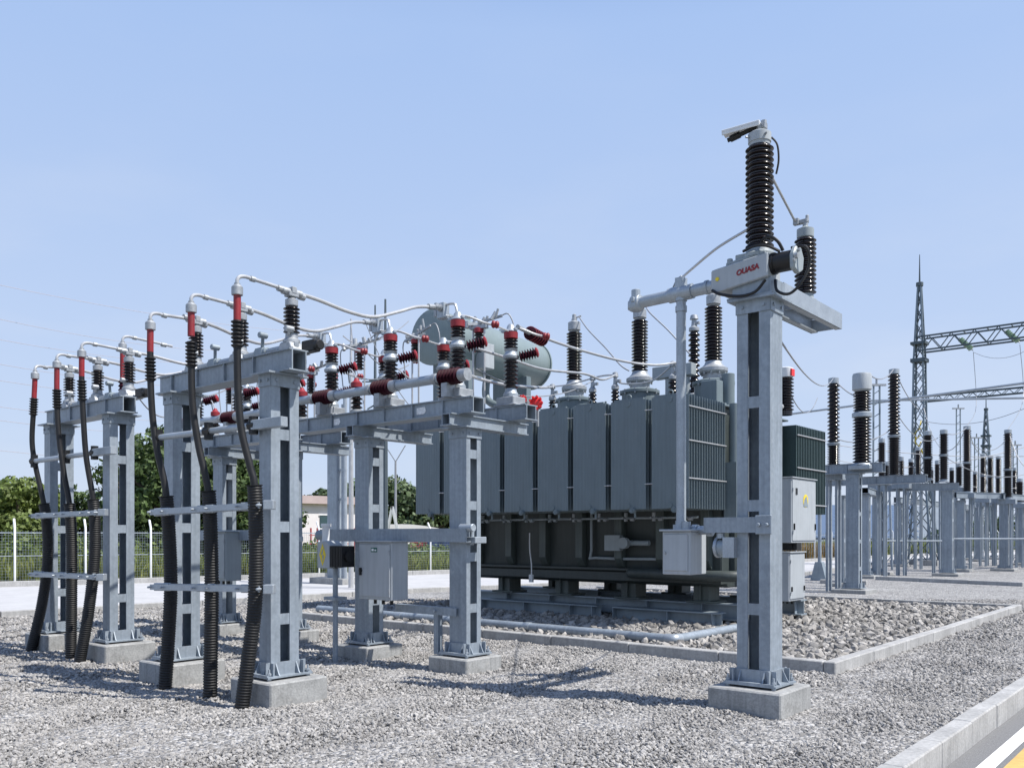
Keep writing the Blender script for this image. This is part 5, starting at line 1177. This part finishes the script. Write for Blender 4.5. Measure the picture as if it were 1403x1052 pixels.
TR = [(-45,47,655,5.5,0,'tall bushy tree just outside the left edge behind the fence'), (8,46,668,5.0,0,'rounded tree at the left edge behind the fence'), (24,45,650,4.6,0,'tallest tree at the far left, before the gap in the trees'), (48,47,662,4.2,0,'tree right of the tallest far left one, behind the leftmost cable'),
      (70,49,690,3.5,0,'low tree tapering off behind the far left conduits'), (98,50,655,3.6,1,'narrow dark tree seen between the far left columns'), (128,52,690,4.0,1,'low dark tree behind the right far left conduit'), (148,55,680,4.0,1,'dark tree right of the third gantry column base'),
      (186,42,588,5.0,1,'dark tree just right of the third cable column'), (212,41,575,5.6,1,'tallest dark tree in the gap between the cable gantries'), (236,42,590,5.0,1,'dark tree behind the second cable column'), (262,43,600,5.0,0,'green tree behind the second column batten gap'), (292,42,600,4.6,1,'dark tree behind the nearest middle conduit'), (326,42,598,5.0,1,'dark tree left of the nearest cable column'), (352,43,615,4.2,1,'dark tree touching the nearest cable column from behind'),
      (388,95,668,9,2,'distant tree hidden mostly by the nearest cable column'), (420,100,676,8,2,'distant rounded tree above the white building'), (446,98,668,8,2,'distant tree above the right end of the white building'), (498,95,660,9,2,'distant tree behind the cabinet column'), (536,92,656,8.5,2,'distant bright tree right of the cabinet column'), (562,92,662,9,2,'distant tree at the left edge of the transformer'), (592,92,670,9,2,'distant tree just behind the left radiator'),
      (625,95,690,9,2,'distant low tree below the left radiators'), (655,95,695,9,2,'distant low tree behind the middle breaker column')]
for i, (px, dd, yt, w, k, lb) in enumerate(TR):
    tree(px, dd, yt, w, lb, LEAFS[k], 5600 if dd < 60 else 3600, .13 if dd < 60 else .26, seed=i*13)
def shrub(px, py, dd, w, h, lab, m, seed):
    r = np.random.default_rng(seed); o = at(px,733,dd); t = thing('shrub', lab, 'shrub', (o.x,o.y,-.22), 0, 'shrubs behind the back fence')
    n = 1500; d = r.normal(size=(n,3)); d /= np.linalg.norm(d,axis=1)[:,None]; P = d*np.array([[w/2,w/2,h/2]])*r.uniform(.5,1.1,(n,1))*(1+.25*np.sin(d[:,:1]*7+d[:,1:2]*5)); P[:,2] += h*.45; P[:,2] = np.abs(P[:,2])
    u = r.normal(size=(n,3)); u /= np.linalg.norm(u,axis=1)[:,None]; v = np.cross(u, r.normal(size=(n,3))); v /= np.linalg.norm(v,axis=1)[:,None]; s = r.uniform(.07,.16,(n,1))
    V = np.stack([P-u*s,P+v*s*.6,P+u*s,P-v*s*.6],1).reshape(-1,3)
    me = bpy.data.meshes.new('foliage'); me.from_pydata(V.tolist(),[],np.arange(n*4).reshape(-1,4).tolist()); me.materials.append(m); c = bpy.data.objects.new('foliage', me); COL.objects.link(c); c.parent = t
    b = MB(); b.tube([(0,0,0),(.05,0,h*.5)], .03, 6); b.build('stem', BARK, t)
for i, (px, dd, w, h, lb) in enumerate([(20,36,3,1.9,'bright shrub behind the fence at the far left edge'), (60,37,3,1.7,'shrub behind the fence at the leftmost conduit'), (110,38,3,1.6,'shrub behind the fence between the far left columns'), (205,40,3.2,1.8,'shrub behind the fence between the two gantries'), (430,44,3.2,1.7,'shrub behind the fence left of the steel mast'), (560,48,3.4,1.5,'shrub behind the fence right of the door cabinet'), (615,50,3.2,1.4,'shrub behind the fence left of the middle breaker column')]):
    shrub(px, 0, dd, w, h, lb, LEAFS[0], i+50)
# far buildings
o = at(445,750,62); 
t = thing('site_building', 'white single storey building with a pale roof and a red door beyond the fence', 'building', (o.x,o.y,0), R(42))
b = MB(); b.box(-2.6,4.6,0,6,0,3.9); b.build('wall', WALLW, t); b = MB(); b.box(-3.0,5.0,-.4,6.4,3.9,4.45); b.build('roof', ROOFP, t)
b = MB(); b.box(-.4,1.2,-.06,.0,2.2,3.1); w_ = b.build('window', GLASS, t); b = MB(); b.box(-.48,1.28,-.09,-.055,3.1,3.18); b.box(-.48,1.28,-.12,-.055,2.1,2.2); b.build('frame', WHITEM, w_)
b = MB(); b.box(.5,1.6,-.07,.0,.2,2.0); b.build('door', REDP, t)
b = MB()
for x in (-1.6,-1.1,-.5,.2,1.9): b.bar((x,-.9,0),(x,-.9,2.2),.09)
for z in (.5,1.1,1.7): b.bar((-1.7,-.9,z),(2.2,-.9,z),.07)
b.build('railing', REDP, t)
o = at(548,740,75); t = thing('curved_shed', 'long low shed with a curved pale roof beyond the fence', 'shed', (o.x,o.y,0), R(38))
pr = [(-6+12*k/12, 1.9+.75*math.sin(math.pi*k/12)) for k in range(13)]
b = MB(); b.prism([(-5.8,0),(5.8,0),(5.8,1.9),(-5.8,1.9)], 0, 8, 'y'); b.build('wall', WALLW, t); b = MB(); b.prism(pr, -.3, 8.3, 'y'); b.build('roof', ROOFG, t)
b = MB()
for x in (-3.5,-1,1.5,3.8): b.box(x-.5,x+.5,-.06,-.0,1.0,1.8)
b.build('windows', GLASS, t)
for (px, lb, m) in ((575,'dull red storage container seen under the left radiators',REDP), (597,'dark blue storage container left of the middle breaker column',BLUEP), (618,'dark blue storage container hidden by the middle breaker column',BLUEP)):
    o = at(px,750,66); t = thing('storage_container', lb, 'container', (o.x,o.y,0), R(10), 'storage containers beyond the fence'); b = MB()
    for k in range(9): b.box(-.6+k*.13,-.6+k*.13+.07,-.03,2.4,.15,1.75)
    b.box(-.62,.60,0,2.4,.1,1.8); b.build('container_body', m, t); b = MB(); b.box(-.65,.63,-.05,2.45,1.8,1.88); b.box(-.65,.63,-.05,2.45,.02,.1); b.build('frame', WHITEM, t)
o = at(537,690,58); t = thing('white_frame', 'small pointed white frame beyond the road before the distant trees', 'frame', (o.x,o.y,0), 0)
b = MB()
for s in (-1,1): b.bar((s*.75,0,0),(0,0,3.6),.12); b.bar((s*.75,.8,0),(0,.4,3.6),.12)
b.bar((-.45,0,1.5),(.45,0,1.5),.08); b.build('frame_poles', WHITEM, t)
t = thing('utility_pole', 'thin distant utility pole with a forked top left of the radiators', 'pole', (at(542,700,80).x,80,0), 0)
b = MB(); b.lathe([(.14,0),(.09,8.5)], 8); b.build('shaft', WIRE, t); b = MB(); b.bar((0,0,8.4),(-.9,0,9.8),.08); b.bar((0,0,8.4),(.9,0,9.9),.08); b.build('fork', WIRE, t)
# hill with solar rows on the right
hx0, hx1 = 46, 150
b = MB(); nx, ny = 30, 12; vs = []; fs = []
for j in range(ny+1):
    for i in range(nx+1):
        u = i/nx; v = j/ny; Y = 125+v*150; X = (.30+u*.36)*Y
        z = -.2+v*10.5*(math.sin(min(1,(1-u)*2.0)*math.pi/2))*(min(1,u*6+.3))+.5*math.sin(u*9+v*4)*v
        vs.append((X,Y,z))
for j in range(ny):
    for i in range(nx): fs.append((j*(nx+1)+i, j*(nx+1)+i+1, (j+1)*(nx+1)+i+1, (j+1)*(nx+1)+i))
b.add(vs, fs); b.build('hill', HILLM, kind='structure', ang=80)
for k in range(9):
    v = .12+k*.1; Y = 125+v*150; X0 = .305*Y; X1 = .46*Y; z = -.2+v*10.5+.3
    t = thing('solar_panel_row', ['lowest','second lowest','third','fourth','fifth','sixth','seventh','second highest','highest'][k]+' row of blue grey solar panels on the far slope', 'solar panels', ((X0+X1)/2,Y,z), 0, 'solar panel rows on the slope')
    b = MB(); L = (X1-X0)/2; b.prism([(-1.6,-.1),(1.6,1.0),(1.6,1.08),(-1.6,-.02)], -L, L, 'x'); b.build('panels', SOLAR, t)
    b = MB()
    for x in np.linspace(-L+1, L-1, 10): b.box(x-.08,x+.08,-.1,.1,-1.2,.4)
    b.build('posts', WIRE, t)
for i, (px, dd, yt, w, lb) in enumerate([(1318,130,722,9,'far low tree right of the central yard column'), (1345,140,718,11,'far low tree between the right yard columns'), (1372,135,716,10,'far low tree behind the right yard column'), (1400,135,712,12,'far low tree at the right edge behind the yard')]):
    tree(px, dd, yt, w, lb, LEAFS[2], 2200, .35, seed=300+i)

# ------------------------------------------------------------------ light, sky, camera
SUN = Vector((.93, -.36, 0)).normalized(); EL = R(57)
sv = Vector((SUN.x*math.cos(EL), SUN.y*math.cos(EL), math.sin(EL)))
sl = bpy.data.lights.new('sun', 'SUN'); sl.energy = 5.0; sl.angle = R(.53); sl.color = (1, .955, .89)
so = bpy.data.objects.new('sun', sl); COL.objects.link(so); so.rotation_euler = sv.to_track_quat('Z','Y').to_euler(); so.location = (20,-10,30)
W = bpy.data.worlds.new('World'); scn.world = W; W.use_nodes = True; nt = W.node_tree; N = nt.nodes; bg = N['Background']
sky = N.new('ShaderNodeTexSky'); sky.sky_type = 'NISHITA'; sky.sun_disc = False; sky.sun_elevation = EL; sky.sun_rotation = math.atan2(SUN.x, SUN.y)
sky.air_density = 1.0; sky.dust_density = 1.6; sky.ozone_density = 1.6; sky.altitude = 0
bg.inputs[1].default_value = .12
# bright summer haze over the clear sky: paler towards the horizon, with faint uneven cloud veil
tcw = N.new('ShaderNodeTexCoord'); sx = N.new('ShaderNodeSeparateXYZ'); nt.links.new(tcw.outputs['Generated'], sx.inputs[0])
gm = N.new('ShaderNodeMapRange'); gm.inputs[1].default_value = 0; gm.inputs[2].default_value = .55; nt.links.new(sx.outputs[2], gm.inputs[0])
hz = N.new('ShaderNodeMix'); hz.data_type = 'RGBA'; nt.links.new(gm.outputs[0], hz.inputs[0])
hz.inputs[6].default_value = (.63/.158, .735/.158, .93/.158, 1); hz.inputs[7].default_value = (.40/.158, .575/.158, .93/.158, 1)
mpw = N.new('ShaderNodeMapping'); mpw.inputs['Scale'].default_value = (2.2, 2.2, 7); nt.links.new(tcw.outputs['Generated'], mpw.inputs[0])
cn = N.new('ShaderNodeTexNoise'); cn.inputs['Scale'].default_value = 1.6; cn.inputs['Detail'].default_value = 6; nt.links.new(mpw.outputs[0], cn.inputs['Vector'])
cm = N.new('ShaderNodeMapRange'); cm.inputs[1].default_value = .48; cm.inputs[2].default_value = .78; cm.inputs[3].default_value = 0; cm.inputs[4].default_value = .45; nt.links.new(cn.outputs['Fac'], cm.inputs[0])
fd = N.new('ShaderNodeMapRange'); fd.inputs[1].default_value = .05; fd.inputs[2].default_value = .42; fd.inputs[3].default_value = 1; fd.inputs[4].default_value = .15; nt.links.new(sx.outputs[2], fd.inputs[0])
zm = N.new('ShaderNodeMapRange'); zm.inputs[1].default_value = .5; zm.inputs[2].default_value = .9; nt.links.new(sx.outputs[2], zm.inputs[0])
zx = N.new('ShaderNodeMix'); zx.data_type = 'RGBA'; nt.links.new(zm.outputs[0], zx.inputs[0]); nt.links.new(hz.outputs[2], zx.inputs[6]); zx.inputs[7].default_value = (.10/.158, .22/.158, .55/.158, 1)
cf = N.new('ShaderNodeMath'); cf.operation = 'MULTIPLY'; nt.links.new(cm.outputs[0], cf.inputs[0]); nt.links.new(fd.outputs[0], cf.inputs[1])
cl_ = N.new('ShaderNodeMix'); cl_.data_type = 'RGBA'; nt.links.new(cf.outputs[0], cl_.inputs[0]); nt.links.new(zx.outputs[2], cl_.inputs[6]); cl_.inputs[7].default_value = (.82/.158, .86/.158, .95/.158, 1)
fx = N.new('ShaderNodeMix'); fx.data_type = 'RGBA'; fx.inputs[0].default_value = .88; nt.links.new(sky.outputs[0], fx.inputs[6]); nt.links.new(cl_.outputs[2], fx.inputs[7])
nt.links.new(fx.outputs[2], bg.inputs[0])
cam = bpy.data.cameras.new('camera'); co = bpy.data.objects.new('camera', cam); COL.objects.link(co)
co.location = (0,0,CAMZ); co.rotation_euler = (R(90),0,0)
cam.sensor_width = 36; cam.lens = 36*1200/1403; cam.shift_y = (733-526)/1403; cam.clip_end = 3000; cam.clip_start = .05
scn.camera = co
scn.view_settings.view_transform = 'Standard'; scn.view_settings.look = 'None'; scn.view_settings.exposure = .4; scn.view_settings.gamma = 1
